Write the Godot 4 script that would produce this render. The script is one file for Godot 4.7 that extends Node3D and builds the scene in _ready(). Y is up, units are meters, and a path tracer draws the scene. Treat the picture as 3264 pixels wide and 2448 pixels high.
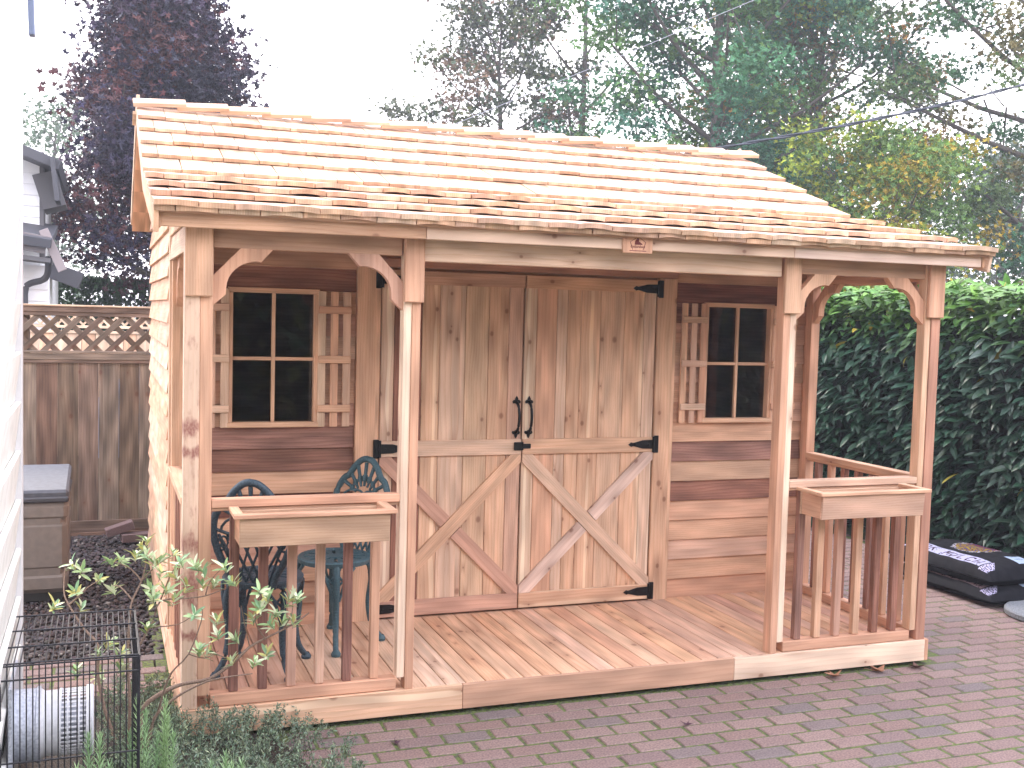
extends Node3D
# Cedar garden shed with a porch on a brick-paved yard, soft morning light.

const G := -0.015            # level of the paving
const DECK := 0.113          # level of the porch floor
const XL := -0.115           # roof ends
const XR := 3.93
const CAM := Vector3(-0.307, 1.762, 4.56)

var rng := RandomNumberGenerator.new()
var noise := FastNoiseLite.new()
var mats := {}
var texs := {}
var box_cache := {}
var used := {}
var cam: Camera3D

func V(x: float, y: float, z: float) -> Vector3: return Vector3(x, y, z)

# ---------------------------------------------------------------- bookkeeping
func numbered(n: String) -> String:
	if not used.has(n):
		used[n] = 0
		return n
	used[n] += 1
	return "%s_%03d" % [n, used[n]]

func tag(o, label := "", category := "", group := "", kind := ""):
	if label != "": o.set_meta("label", label)
	if category != "": o.set_meta("category", category)
	if group != "": o.set_meta("group", group)
	if kind != "": o.set_meta("kind", kind)
	return o

func thing(called: String, at: Vector3, label: String, category: String, group := "", turn := 0.0) -> Node3D:
	var o := Node3D.new()
	o.name = numbered(called)
	add_child(o)
	o.position = at
	o.rotation.y = turn
	tag(o, label, category, group)
	return o

func grp(parent: Node, called: String) -> Node3D:
	var o := Node3D.new()
	o.name = called
	parent.add_child(o, true)
	return o

func part(parent: Node, called: String, mesh: Mesh, mat: Material, xf := Transform3D()) -> MeshInstance3D:
	var o := MeshInstance3D.new()
	o.name = numbered(called) if parent == self else called
	o.mesh = mesh
	o.material_override = mat
	o.transform = xf
	parent.add_child(o, true)
	return o

func rx(a: float) -> Basis: return Basis(Vector3.RIGHT, a)
func ry(a: float) -> Basis: return Basis(Vector3.UP, a)
func rz(a: float) -> Basis: return Basis(Vector3.BACK, a)

# ---------------------------------------------------------------- meshes
func quad(st: SurfaceTool, a, b, c, d, ua, ub, uc, ud):
	var n: Vector3 = (c - a).cross(b - a)
	if n.length() < 1e-12: n = (d - a).cross(c - a)
	n = n.normalized()
	for k in [[a, ua], [b, ub], [c, uc], [a, ua], [c, uc], [d, ud]]:
		st.set_normal(n)
		st.set_uv(k[1])
		st.add_vertex(k[0])

func tri(st: SurfaceTool, a, b, c, ua := Vector2(), ub := Vector2(), uc := Vector2()):
	var n: Vector3 = (c - a).cross(b - a).normalized()
	for k in [[a, ua], [b, ub], [c, uc]]:
		st.set_normal(n)
		st.set_uv(k[1])
		st.add_vertex(k[0])

func grain_uv(p: Vector3, n: int, g: int, off: Vector2) -> Vector2:
	# n: axis the face looks along, g: axis of the grain; one unit of texture is 0.17 x 2 m
	var others := []
	for k in 3:
		if k != n and k != g: others.append(k)
	if n == g:
		var a := (g + 1) % 3
		var b := (g + 2) % 3
		return off + Vector2(p[a] / 0.17, p[b] / 1.0)
	return off + Vector2(p[others[0]] / 0.17 + n * 0.23, p[g] / 2.0)

func bevel_box(s: Vector3, g: int, off: Vector2, bv := 0.003) -> ArrayMesh:
	var st := SurfaceTool.new()
	st.begin(Mesh.PRIMITIVE_TRIANGLES)
	var h := s * 0.5
	bv = min(bv, min(h.x, min(h.y, h.z)) * 0.5)
	for ax in 3:
		var u := (ax + 1) % 3
		var w := (ax + 2) % 3
		for sg in [-1.0, 1.0]:
			var c := []
			for q in [[-1, -1], [1, -1], [1, 1], [-1, 1]]:
				var p := Vector3()
				p[ax] = sg * h[ax]
				p[u] = q[0] * (h[u] - bv)
				p[w] = q[1] * (h[w] - bv)
				c.append(p)
			if sg > 0: c.reverse()
			quad(st, c[0], c[1], c[2], c[3], grain_uv(c[0], ax, g, off), grain_uv(c[1], ax, g, off), grain_uv(c[2], ax, g, off), grain_uv(c[3], ax, g, off))
	# chamfers along the twelve edges
	for ax in 3:
		var u := (ax + 1) % 3
		var w := (ax + 2) % 3
		for a in [-1.0, 1.0]:
			for b in [-1.0, 1.0]:
				var p0 := Vector3()
				var p1 := Vector3()
				p0[u] = a * h[u]
				p0[w] = b * (h[w] - bv)
				p1[u] = a * (h[u] - bv)
				p1[w] = b * h[w]
				var q0 := p0
				var q1 := p1
				p0[ax] = -(h[ax] - bv)
				p1[ax] = -(h[ax] - bv)
				q0[ax] = h[ax] - bv
				q1[ax] = h[ax] - bv
				var c := [p0, q0, q1, p1] if a * b > 0 else [p1, q1, q0, p0]
				quad(st, c[0], c[1], c[2], c[3], grain_uv(c[0], u, g, off), grain_uv(c[1], u, g, off), grain_uv(c[2], u, g, off), grain_uv(c[3], u, g, off))
	for a in [-1.0, 1.0]:
		for b in [-1.0, 1.0]:
			for d in [-1.0, 1.0]:
				var px := Vector3(a * h.x, b * (h.y - bv), d * (h.z - bv))
				var py := Vector3(a * (h.x - bv), b * h.y, d * (h.z - bv))
				var pz := Vector3(a * (h.x - bv), b * (h.y - bv), d * h.z)
				if a * b * d > 0: tri(st, px, pz, py, off, off, off)
				else: tri(st, px, py, pz, off, off, off)
	return st.commit()

func board(parent: Node, called: String, c: Vector3, s: Vector3, mat: Material, b := Basis(), g := -1, bv := 0.0025) -> MeshInstance3D:
	if g < 0:
		g = 0
		if s.y > s[g]: g = 1
		if s.z > s[g]: g = 2
	var off := Vector2(rng.randi_range(0, 9) * 0.1, rng.randi_range(0, 11) / 12.0)
	var key := "%.3f %.3f %.3f %d %.1f %.2f %.4f" % [s.x, s.y, s.z, g, off.x, off.y, bv]
	if not box_cache.has(key): box_cache[key] = bevel_box(s, g, off, bv)
	return part(parent, called, box_cache[key], mat, Transform3D(b, c))

# a board whose ends are given, section w (sideways) x t (along "facing")
func bar(parent: Node, called: String, a: Vector3, b: Vector3, w: float, t: float, facing: Vector3, mat: Material) -> MeshInstance3D:
	var y := (b - a).normalized()
	var z := (facing - y * facing.dot(y)).normalized()
	var x := y.cross(z)
	return board(parent, called, (a + b) * 0.5, Vector3(w, a.distance_to(b), t), mat, Basis(x, y, z), 1)

func extrude(pts: PackedVector2Array, t: float, uvs := 1.0) -> ArrayMesh:
	# polygon in xy, thickness t centred on z = 0
	var st := SurfaceTool.new()
	st.begin(Mesh.PRIMITIVE_TRIANGLES)
	extrude_to(st, pts, t, Transform3D(), uvs)
	return st.commit()

func extrude_to(st: SurfaceTool, pts: PackedVector2Array, t: float, xf: Transform3D, uvs := 1.0):
	var idx := Geometry2D.triangulate_polygon(pts)
	var cw := Geometry2D.is_polygon_clockwise(pts)
	for i in range(0, idx.size(), 3):
		var a := pts[idx[i]]
		var b := pts[idx[i + 1]]
		var c := pts[idx[i + 2]]
		if (b - a).cross(c - a) > 0:
			var q := b
			b = c
			c = q
		var z := t * 0.5
		tri(st, xf * V(a.x, a.y, z), xf * V(b.x, b.y, z), xf * V(c.x, c.y, z), uvw(a, uvs), uvw(b, uvs), uvw(c, uvs))
		tri(st, xf * V(a.x, a.y, -z), xf * V(c.x, c.y, -z), xf * V(b.x, b.y, -z), uvw(a, uvs), uvw(c, uvs), uvw(b, uvs))
	for i in pts.size():
		var a := pts[i]
		var b := pts[(i + 1) % pts.size()]
		if not cw:
			var q := a
			a = b
			b = q
		var z := t * 0.5
		quad(st, xf * V(a.x, a.y, z), xf * V(a.x, a.y, -z), xf * V(b.x, b.y, -z), xf * V(b.x, b.y, z), uvw(a, uvs), uvw(a, uvs) + Vector2(t / 0.17, 0), uvw(b, uvs) + Vector2(t / 0.17, 0), uvw(b, uvs))

func uvw(p: Vector2, k: float) -> Vector2: return Vector2(p.x / 0.17 * k, p.y / 2.0 * k)

func tube_to(st: SurfaceTool, pts: Array, r0: float, r1: float, sides := 6, flat := 1.0, up := Vector3.UP):
	# a tapered tube along pts; flat < 1 squashes it along "up"
	var rings := []
	var lens := 0.0
	for i in pts.size():
		var d: Vector3
		if i == 0: d = pts[1] - pts[0]
		elif i == pts.size() - 1: d = pts[i] - pts[i - 1]
		else: d = pts[i + 1] - pts[i - 1]
		d = d.normalized()
		var u := up
		if abs(d.dot(u)) > 0.95: u = Vector3.RIGHT
		var a := d.cross(u).normalized()
		var b := a.cross(d)
		var r: float = lerp(r0, r1, float(i) / (pts.size() - 1))
		if i > 0: lens += pts[i].distance_to(pts[i - 1])
		var ring := []
		for k in sides:
			var an := TAU * k / sides
			var n := a * cos(an) + b * sin(an)
			ring.append([pts[i] + a * cos(an) * r + b * sin(an) * r * flat, n, Vector2(float(k) / sides, lens * 2.0)])
		rings.append(ring)
	for i in rings.size() - 1:
		for k in sides:
			var k2 := (k + 1) % sides
			for q in [rings[i][k], rings[i + 1][k2], rings[i + 1][k], rings[i][k], rings[i][k2], rings[i + 1][k2]]:
				st.set_normal(q[1])
				st.set_uv(q[2])
				st.add_vertex(q[0])
	for e in [0, rings.size() - 1]:
		var n: Vector3 = (pts[0] - pts[1]).normalized() if e == 0 else (pts[-1] - pts[-2]).normalized()
		for k in range(1, sides - 1):
			var o := [rings[e][0], rings[e][k], rings[e][k + 1]]
			if e == 0: o.reverse()
			for q in o:
				st.set_normal(n)
				st.set_uv(q[2])
				st.add_vertex(q[0])

func tube(pts: Array, r0: float, r1: float, sides := 6, flat := 1.0) -> ArrayMesh:
	var st := SurfaceTool.new()
	st.begin(Mesh.PRIMITIVE_TRIANGLES)
	tube_to(st, pts, r0, r1, sides, flat)
	return st.commit()

func smooth_pts(pts: Array, n := 4) -> Array:
	var c := Curve3D.new()
	for i in pts.size():
		var d := Vector3()
		if i > 0 and i < pts.size() - 1: d = (pts[i + 1] - pts[i - 1]) / 6.0
		c.add_point(pts[i], -d, d)
	var out := []
	for i in (pts.size() - 1) * n + 1:
		out.append(c.samplef(float(i) / n))
	return out

func lathe(prof: Array, sides := 24, axis := 1) -> ArrayMesh:
	# prof: [radius, height] pairs from the bottom up
	var st := SurfaceTool.new()
	st.begin(Mesh.PRIMITIVE_TRIANGLES)
	lathe_to(st, prof, sides, Transform3D())
	return st.commit()

func lathe_to(st: SurfaceTool, prof: Array, sides: int, xf: Transform3D):
	for i in prof.size() - 1:
		for k in sides:
			var a0 := TAU * k / sides
			var a1 := TAU * (k + 1) / sides
			var p := []
			for q in [[i, a0], [i + 1, a0], [i + 1, a1], [i, a1]]:
				p.append(xf * V(cos(q[1]) * prof[q[0]][0], prof[q[0]][1], sin(q[1]) * prof[q[0]][0]))
			var dr: float = prof[i + 1][0] - prof[i][0]
			var dh: float = prof[i + 1][1] - prof[i][1]
			var n0 := (xf.basis * V(cos(a0) * dh, -dr, sin(a0) * dh)).normalized()
			var n1 := (xf.basis * V(cos(a1) * dh, -dr, sin(a1) * dh)).normalized()
			var nn := [n0, n1, n0, n0, n1, n1]
			var vv := [p[0], p[2], p[1], p[0], p[3], p[2]]
			for j in 6:
				st.set_normal(nn[j])
				st.set_uv(Vector2(float(k) / sides, prof[i][1]))
				st.add_vertex(vv[j])

# ---------------------------------------------------------------- materials
func std(key: String, col: Color, rough := 0.8, metal := 0.0) -> StandardMaterial3D:
	if mats.has(key): return mats[key]
	var m := StandardMaterial3D.new()
	m.albedo_color = col
	m.roughness = rough
	m.metallic = metal
	mats[key] = m
	return m

func lin(r: float, g: float, b: float) -> Color:
	return Color(r, g, b).linear_to_srgb()

# wood grain: growth rings that bend round knots, streaks, an optional band of sapwood
func wood_tex(kind: String) -> ImageTexture:
	if texs.has(kind): return texs[kind]
	var W := 112
	var H := 1024
	var seed_v: int = hash(kind) % 1000
	var r2 := RandomNumberGenerator.new()
	r2.seed = seed_v + 11
	var nz := FastNoiseLite.new()
	nz.seed = seed_v
	nz.noise_type = FastNoiseLite.TYPE_SIMPLEX
	nz.frequency = 1.0
	nz.fractal_type = FastNoiseLite.FRACTAL_NONE
	var light := Color(0.87, 0.755, 0.66)
	var late := Color(0.77, 0.62, 0.515)
	var knotc := Color(0.4, 0.26, 0.2)
	var sap := Color(0.92, 0.83, 0.73)
	var nk := 0
	var rings := 9.0
	var sapc := -9.0
	var sapw := 0.1
	var blotch := 0.10
	match kind:
		"clear": rings = 14.0
		"clear2":
			rings = 7.0
			light = Color(0.855, 0.715, 0.62)
			late = Color(0.775, 0.61, 0.52)
		"knotty": nk = 8
		"knotty3":
			nk = 10
			rings = 5.0
		"knotty4":
			nk = 6
			rings = 11.0
			light = Color(0.87, 0.74, 0.63)
			late = Color(0.765, 0.605, 0.49)
		"white":
			nk = 5
			rings = 7.0
			light = Color(0.93, 0.865, 0.8)
			late = Color(0.86, 0.76, 0.68)
		"knotty2":
			nk = 6
			rings = 6.0
			sapc = 0.2
			sapw = 0.10
		"sap":
			nk = 3
			sapc = 0.5
			sapw = 0.2
		"edge":
			nk = 6
			sapc = 0.3
			sapw = 0.075
			rings = 8.0
		"dark":
			light = Color(0.64, 0.49, 0.43)
			late = Color(0.46, 0.32, 0.28)
			rings = 10.0
			blotch = 0.16
		"shake":
			light = Color(0.87, 0.76, 0.66)
			late = Color(0.78, 0.63, 0.53)
			rings = 16.0
			blotch = 0.14
		"fence":
			light = Color(0.545, 0.485, 0.43)
			late = Color(0.42, 0.365, 0.32)
			nk = 3
			rings = 8.0
			blotch = 0.22
	var knots := []
	for i in nk: knots.append([r2.randf_range(0.08, 0.92), r2.randf(), 0.005 + 0.015 * pow(r2.randf(), 1.5)])
	var img := Image.create(W, H, false, Image.FORMAT_RGB8)
	var data := PackedByteArray()
	data.resize(W * H * 3)
	var kk := 0
	for y in H:
		var v := float(y) / H
		var cy := cos(v * TAU)
		var sy := sin(v * TAU)
		var near := []
		for k in knots:
			var dv: float = v - k[1]
			dv -= round(dv)
			if abs(dv) < 0.09: near.append([k[0], dv * 2.0, k[2]])
		for x in W:
			var u := float(x) / W
			var uu := u + 0.075 * nz.get_noise_3d(u * 1.2, cy * 0.45, sy * 0.45) + 0.004 * nz.get_noise_3d(u * 6.0 + 40.0, cy * 4.0, sy * 4.0)
			var dark := 0.0
			for k in near:
				var du: float = (u - k[0]) * 0.17
				var d := sqrt(du * du + k[1] * k[1] * 0.12)
				var r: float = k[2]
				uu += (0.06 if du > 0 else -0.06) * exp(-d * d / (r * r * 6.0))
				var dk := sqrt(du * du + k[1] * k[1] * 0.55)
				if dk < r * 1.35: dark = max(dark, smoothstep(r * 1.35, r * 0.35, dk) * (0.58 + 0.2 * sin(dk * 2200.0)))
				dark = max(dark, 0.24 * exp(-d * d / (r * r * 5.0)))
			var ph := uu * rings
			ph -= floor(ph)
			var ring := pow(ph, 3.0)
			var streak := nz.get_noise_3d(u * 55.0, cy * 2.2 + 7.0, sy * 2.2)
			var bl := nz.get_noise_3d(u * 2.0 + 90.0, cy * 0.9, sy * 0.9)
			var c := light.lerp(late, clamp(0.5 * ring + 0.27 + 0.2 * streak, 0.0, 1.0))
			var su := uu - sapc
			if kind == "edge": su = fposmod(uu - sapc + 0.25, 0.5) - 0.25
			var s := smoothstep(sapw, sapw * 0.7, abs(su))
			if s > 0.0: c = c.lerp(sap, 0.9 * s)
			c = c.lerp(knotc, dark)
			var f := 1.0 + blotch * bl
			data[kk] = clampi(int(c.r * f * 255.0), 0, 255)
			data[kk + 1] = clampi(int(c.g * f * 255.0), 0, 255)
			data[kk + 2] = clampi(int(c.b * f * 255.0), 0, 255)
			kk += 3
	img = Image.create_from_data(W, H, false, Image.FORMAT_RGB8, data)
	texs[kind] = ImageTexture.create_from_image(img)
	return texs[kind]

const TINTS := [Color(1, 1, 1), Color(0.94, 0.9, 0.9), Color(0.98, 0.925, 0.885), Color(0.9, 0.87, 0.84), Color(1.0, 0.96, 0.92), Color(0.86, 0.78, 0.76), Color(0.97, 0.98, 0.97)]

func wood(kind: String, tint := 0) -> StandardMaterial3D:
	var key := "wood %s %d" % [kind, tint]
	if mats.has(key): return mats[key]
	var m := StandardMaterial3D.new()
	m.albedo_texture = wood_tex(kind)
	m.albedo_color = TINTS[tint % TINTS.size()]
	m.roughness = 0.72
	m.metallic_specular = 0.35
	mats[key] = m
	return m

func anywood(kinds: Array, tints := [0, 1, 2, 3, 4]) -> StandardMaterial3D:
	return wood(kinds[rng.randi() % kinds.size()], tints[rng.randi() % tints.size()])

# mottled colour from noise, mapped in world or object space
func mottled(key: String, cols: Array, freq := 4.0, scale := 1.0, rough := 0.9, relief := 0.0, world := true) -> StandardMaterial3D:
	if mats.has(key): return mats[key]
	var m := StandardMaterial3D.new()
	var fn := FastNoiseLite.new()
	fn.seed = hash(key) % 500
	fn.frequency = freq / 256.0
	fn.fractal_octaves = 5
	var img := fn.get_seamless_image(256, 256)
	img.convert(Image.FORMAT_RGB8)
	var g := Gradient.new()
	g.offsets = PackedFloat32Array()
	g.colors = PackedColorArray()
	var offs := PackedFloat32Array()
	var cc := PackedColorArray()
	for i in cols.size():
		offs.append(0.2 + 0.6 * i / (cols.size() - 1))
		cc.append(cols[i])
	g.offsets = offs
	g.colors = cc
	for y in 256:
		for x in 256:
			img.set_pixel(x, y, g.sample(img.get_pixel(x, y).r))
	m.albedo_texture = ImageTexture.create_from_image(img)
	if relief > 0.0:
		var fn2 := FastNoiseLite.new()
		fn2.seed = hash(key) % 500 + 7
		fn2.frequency = freq * 3.0 / 256.0
		fn2.fractal_octaves = 4
		var im2 := fn2.get_seamless_image(256, 256)
		im2.convert(Image.FORMAT_L8)
		im2.bump_map_to_normal_map(relief)
		m.normal_enabled = true
		m.normal_texture = ImageTexture.create_from_image(im2)
	m.uv1_triplanar = true
	m.uv1_world_triplanar = world
	m.uv1_scale = Vector3.ONE * scale
	m.roughness = rough
	mats[key] = m
	return m

func leaf_mat(key: String, rough := 0.5, back := Color(0.1, 0.16, 0.04)) -> StandardMaterial3D:
	if mats.has(key): return mats[key]
	var m := StandardMaterial3D.new()
	m.vertex_color_use_as_albedo = true
	m.roughness = rough
	m.backlight_enabled = true
	m.backlight = back
	m.metallic_specular = 0.35
	m.cull_mode = BaseMaterial3D.CULL_DISABLED
	mats[key] = m
	return m

# ================================================================ the scene
func _ready():
	rng.seed = 20
	cam = Camera3D.new()
	cam.name = "camera"
	cam.position = CAM
	cam.rotation = Vector3(-0.0634, -0.3577, 0.027)
	cam.fov = 38.488
	cam.near = 0.05
	cam.far = 400.0
	add_child(cam)
	cam.current = true
	var we := WorldEnvironment.new()
	we.name = "environment"
	var env := Environment.new()
	env.background_mode = Environment.BG_SKY
	var sm := ProceduralSkyMaterial.new()
	sm.sky_top_color = Color(0.93, 0.935, 1.0)
	sm.sky_horizon_color = Color(1.0, 0.98, 0.99)
	sm.sky_curve = 0.3
	sm.ground_bottom_color = Color(0.2, 0.19, 0.18)
	sm.ground_horizon_color = Color(0.5, 0.5, 0.5)
	sm.sun_angle_max = 1.0
	var sky := Sky.new()
	sky.sky_material = sm
	env.sky = sky
	env.background_energy_multiplier = 1.0
	env.tonemap_mode = Environment.TONE_MAPPER_LINEAR
	env.tonemap_exposure = 5.3
	env.sdfgi_enabled = true
	env.ssao_enabled = true
	env.ssil_enabled = true
	env.fog_enabled = true
	env.fog_density = 0.003
	env.fog_light_color = Color(0.93, 0.95, 1.0)
	we.environment = env
	add_child(we)
	var sun := DirectionalLight3D.new()
	sun.name = "sun"
	sun.light_color = Color(1.0, 0.96, 0.92)
	sun.light_energy = 0.2
	sun.light_angular_distance = 12.0
	sun.shadow_enabled = true
	# low behind the shed, to the left
	sun.look_at_from_position(Vector3(-3, 9, -12), Vector3.ZERO)
	add_child(sun)

	ground()
	pavement()
	shed()
	left_house()
	fence()
	neighbours()
	hedge()
	trees()
	yard_things()
	foreground()
	print("built")

# ---------------------------------------------------------------- ground
func ground():
	var pm := PlaneMesh.new()
	pm.size = Vector2(500, 500)
	var soil := mottled("soil", [lin(0.05, 0.04, 0.03), lin(0.09, 0.085, 0.05), lin(0.07, 0.09, 0.035)], 5.0, 0.7, 0.95, 3.0)
	var o := part(self, "ground", pm, soil, Transform3D(Basis(), V(0, G - 0.06, 0)))
	tag(o, "dark soil and turf of the yards around", "ground", "", "structure")

func on_screen(p: Vector3, margin := 0.0) -> float:
	# distance if the point lies in the picture, else -1
	var c: Vector3 = cam.transform.affine_inverse() * p
	if c.z > -0.05: return -1.0
	var f := 1.0 / tan(deg_to_rad(38.488) * 0.5)
	var x := c.x / -c.z * f / (4.0 / 3.0)
	var y := c.y / -c.z * f
	if abs(x) > 1.0 + margin or abs(y) > 1.0 + margin: return -1.0
	return -c.z

func pavement():
	var root := Node3D.new()
	root.name = "brick_pavement"
	add_child(root)
	tag(root, "mauve brick pavers in running bond with moss in the joints", "pavement", "", "structure")
	var moss := mottled("moss_sand", [lin(0.08, 0.072, 0.05), lin(0.085, 0.11, 0.035), lin(0.13, 0.17, 0.04), lin(0.09, 0.085, 0.055)], 10.0, 2.2, 0.97, 4.0)
	board(root, "joint_bed", V(4.2, G - 0.028, -0.5), V(8.5, 0.046, 12.0), moss, Basis(), 0, 0.002)
	board(root, "joint_bed", V(-0.36, G - 0.028, -0.86), V(0.6, 0.046, 0.74), moss, Basis(), 0, 0.002)
	var pm := []
	var tones := [[0.245, 0.165, 0.148], [0.262, 0.175, 0.157], [0.228, 0.155, 0.144], [0.275, 0.188, 0.166], [0.205, 0.156, 0.148], [0.245, 0.16, 0.14], [0.185, 0.145, 0.14]]
	for i in tones.size():
		var t = tones[i]
		pm.append(mottled("paver%d" % i, [lin(t[0] * 0.72, t[1] * 0.72, t[2] * 0.74), lin(t[0], t[1], t[2]), lin(t[0] * 1.25, t[1] * 1.25, t[2] * 1.25)], 26.0, 3.1, 0.85, 5.0))
	var meshes := []
	for i in 5: meshes.append(paver_mesh(i))
	var cells := []
	for row in range(-56, 19):
		var z := 0.062 + row * 0.1035
		for col in range(-6, 40):
			var x := -0.52 + col * 0.2075 + (0.104 if posmod(row, 2) == 1 else 0.0)
			if z < 0.0 and x > -0.1 and x < 3.9: continue          # under the shed
			if x < -0.02 and z < -1.2: continue                       # gravel
			if x < 0.42 and z > -0.62 and x < 0.42 - 0.1 * (1.0 - z): continue   # planting bed
			if x > 5.95 + 0.14 * z: continue
			var jit := Vector3(rng.randf_range(-0.002, 0.002), rng.randf_range(-0.0022, 0.0016), rng.randf_range(-0.002, 0.002))
			var p := V(x, G - 0.03, z) + jit
			var d := on_screen(V(x, G, z), 0.04)
			var hidden := (z < -1.25 and x < 4.1 and x > -0.1)
			cells.append([d if d > 0 and not hidden else 1e6 + p.distance_to(CAM), p, rng.randi() % 5, weighted_tone(), rng.randf_range(-0.012, 0.012), rng.randf_range(-0.008, 0.008)])
	cells.sort_custom(func(a, b): return a[0] < b[0])
	var st := SurfaceTool.new()
	st.begin(Mesh.PRIMITIVE_TRIANGLES)
	for i in cells.size():
		var c = cells[i]
		var xf := Transform3D(ry(c[4]) * rx(c[5]), c[1])
		if i < 300: part(root, "paver", meshes[c[2]], pm[c[3]], xf)
		else: st.append_from(meshes[c[2]], 0, xf)
	var rest := part(root, "more_pavers", st.commit(), pm[1])
	tag(rest, "", "", "", "stuff")

func weighted_tone() -> int:
	var r := rng.randf()
	if r < 0.05: return 6
	if r < 0.13: return 4
	return [0, 1, 2, 3, 5][rng.randi() % 5]

func paver_mesh(i: int) -> ArrayMesh:
	# a slab with worn, slightly uneven arrises
	var r2 := RandomNumberGenerator.new()
	r2.seed = 40 + i
	var st := SurfaceTool.new()
	st.begin(Mesh.PRIMITIVE_TRIANGLES)
	var top := []
	var mid := []
	var hx := 0.0968
	var hz := 0.0447
	var ring := [[-1, -1], [0, -1], [1, -1], [1, 0], [1, 1], [0, 1], [-1, 1], [-1, 0]]
	for q in ring:
		var wx := r2.randf_range(0.0, 0.002)
		var wz := r2.randf_range(0.0, 0.002)
		top.append(V(q[0] * (hx - 0.004 - wx), 0.03, q[1] * (hz - 0.004 - wz)))
		mid.append(V(q[0] * (hx - wx), 0.0255, q[1] * (hz - wz)))
	for k in 8:
		var k2 := (k + 1) % 8
		tri(st, V(0, 0.0305, 0), top[k], top[k2])
		quad(st, top[k], mid[k], mid[k2], top[k2], Vector2(), Vector2(), Vector2(), Vector2())
		quad(st, mid[k], V(mid[k].x, -0.01, mid[k].z), V(mid[k2].x, -0.01, mid[k2].z), mid[k2], Vector2(), Vector2(), Vector2(), Vector2())
	return st.commit()

# ---------------------------------------------------------------- the shed
func shed():
	var s := thing("garden_shed", V(0, 0, 0), "new cedar garden shed with shingle roof, double doors and railed porch", "shed")
	shed_floor(s)
	shed_walls(s)
	shed_doors(s)
	shed_window(s, 0.3085, 0.7169)
	shed_window(s, 3.0313, 3.454)
	shutter(s, 0.735, 0.905)
	shutter(s, 0.118, 0.29)
	shutter(s, 2.852, 3.016)
	shutter(s, 3.468, 3.638)
	shed_posts(s)
	shed_roof(s)
	flower_box(0.505, "cedar flower box hung on the railing in front of the blue chairs", 0.195, 0.605)
	flower_box(3.235, "cedar flower box hung on the railing nearest the dark hedge", 0.195, 0.605)

func shed_floor(s):
	var d := grp(s, "deck")
	var x := 0.022
	var i := 0
	while x < 3.75:
		var w := 0.0925
		if x + w > 3.757: w = 3.757 - x
		board(d, "deck_board", V(x + w * 0.5, DECK - 0.013, -0.572), V(w - 0.0045, 0.026, 1.1), anywood(["clear", "clear2", "knotty", "knotty3", "clear2", "knotty4", "clear"], [0, 1, 2, 4, 2]), Basis(), 2, 0.003)
		x += w
		i += 1
	# rim boards
	board(d, "rim_board", V(0.611, 0.0565, -0.01), V(1.182, 0.111, 0.02), wood("knotty2", 4))
	board(d, "rim_board", V(1.901, 0.0565, -0.0102), V(1.394, 0.111, 0.02), wood("clear2", 3))
	board(d, "rim_board", V(3.178, 0.0565, -0.01), V(1.157, 0.111, 0.02), wood("white", 4))
	board(d, "rim_board", V(0.009, 0.0575, -1.72), V(0.02, 0.113, 3.44), wood("clear", 2))
	board(d, "rim_board", V(3.768, 0.0575, -1.72), V(0.022, 0.113, 3.44), wood("clear2", 2))
	# sleepers under the deck
	for xx in [0.15, 1.3, 2.5, 3.65]:
		board(d, "joist", V(xx, 0.03, -1.72), V(0.09, 0.088, 3.3), wood("clear2", 2))
	board(d, "floor_panel", V(1.89, 0.095, -2.27), V(3.72, 0.02, 2.24), wood("clear2", 3), Basis(), 0)

func siding_row(parent, x0, x1, y, zf, mat):
	# bevelled lap board, bottom edge proud
	if x1 - x0 < 0.012: return
	board(parent, "siding_board", V((x0 + x1) * 0.5, y + 0.064, zf - 0.004), V(x1 - x0, 0.13, 0.014), mat, rx(-0.125), 0, 0.001)

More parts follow.
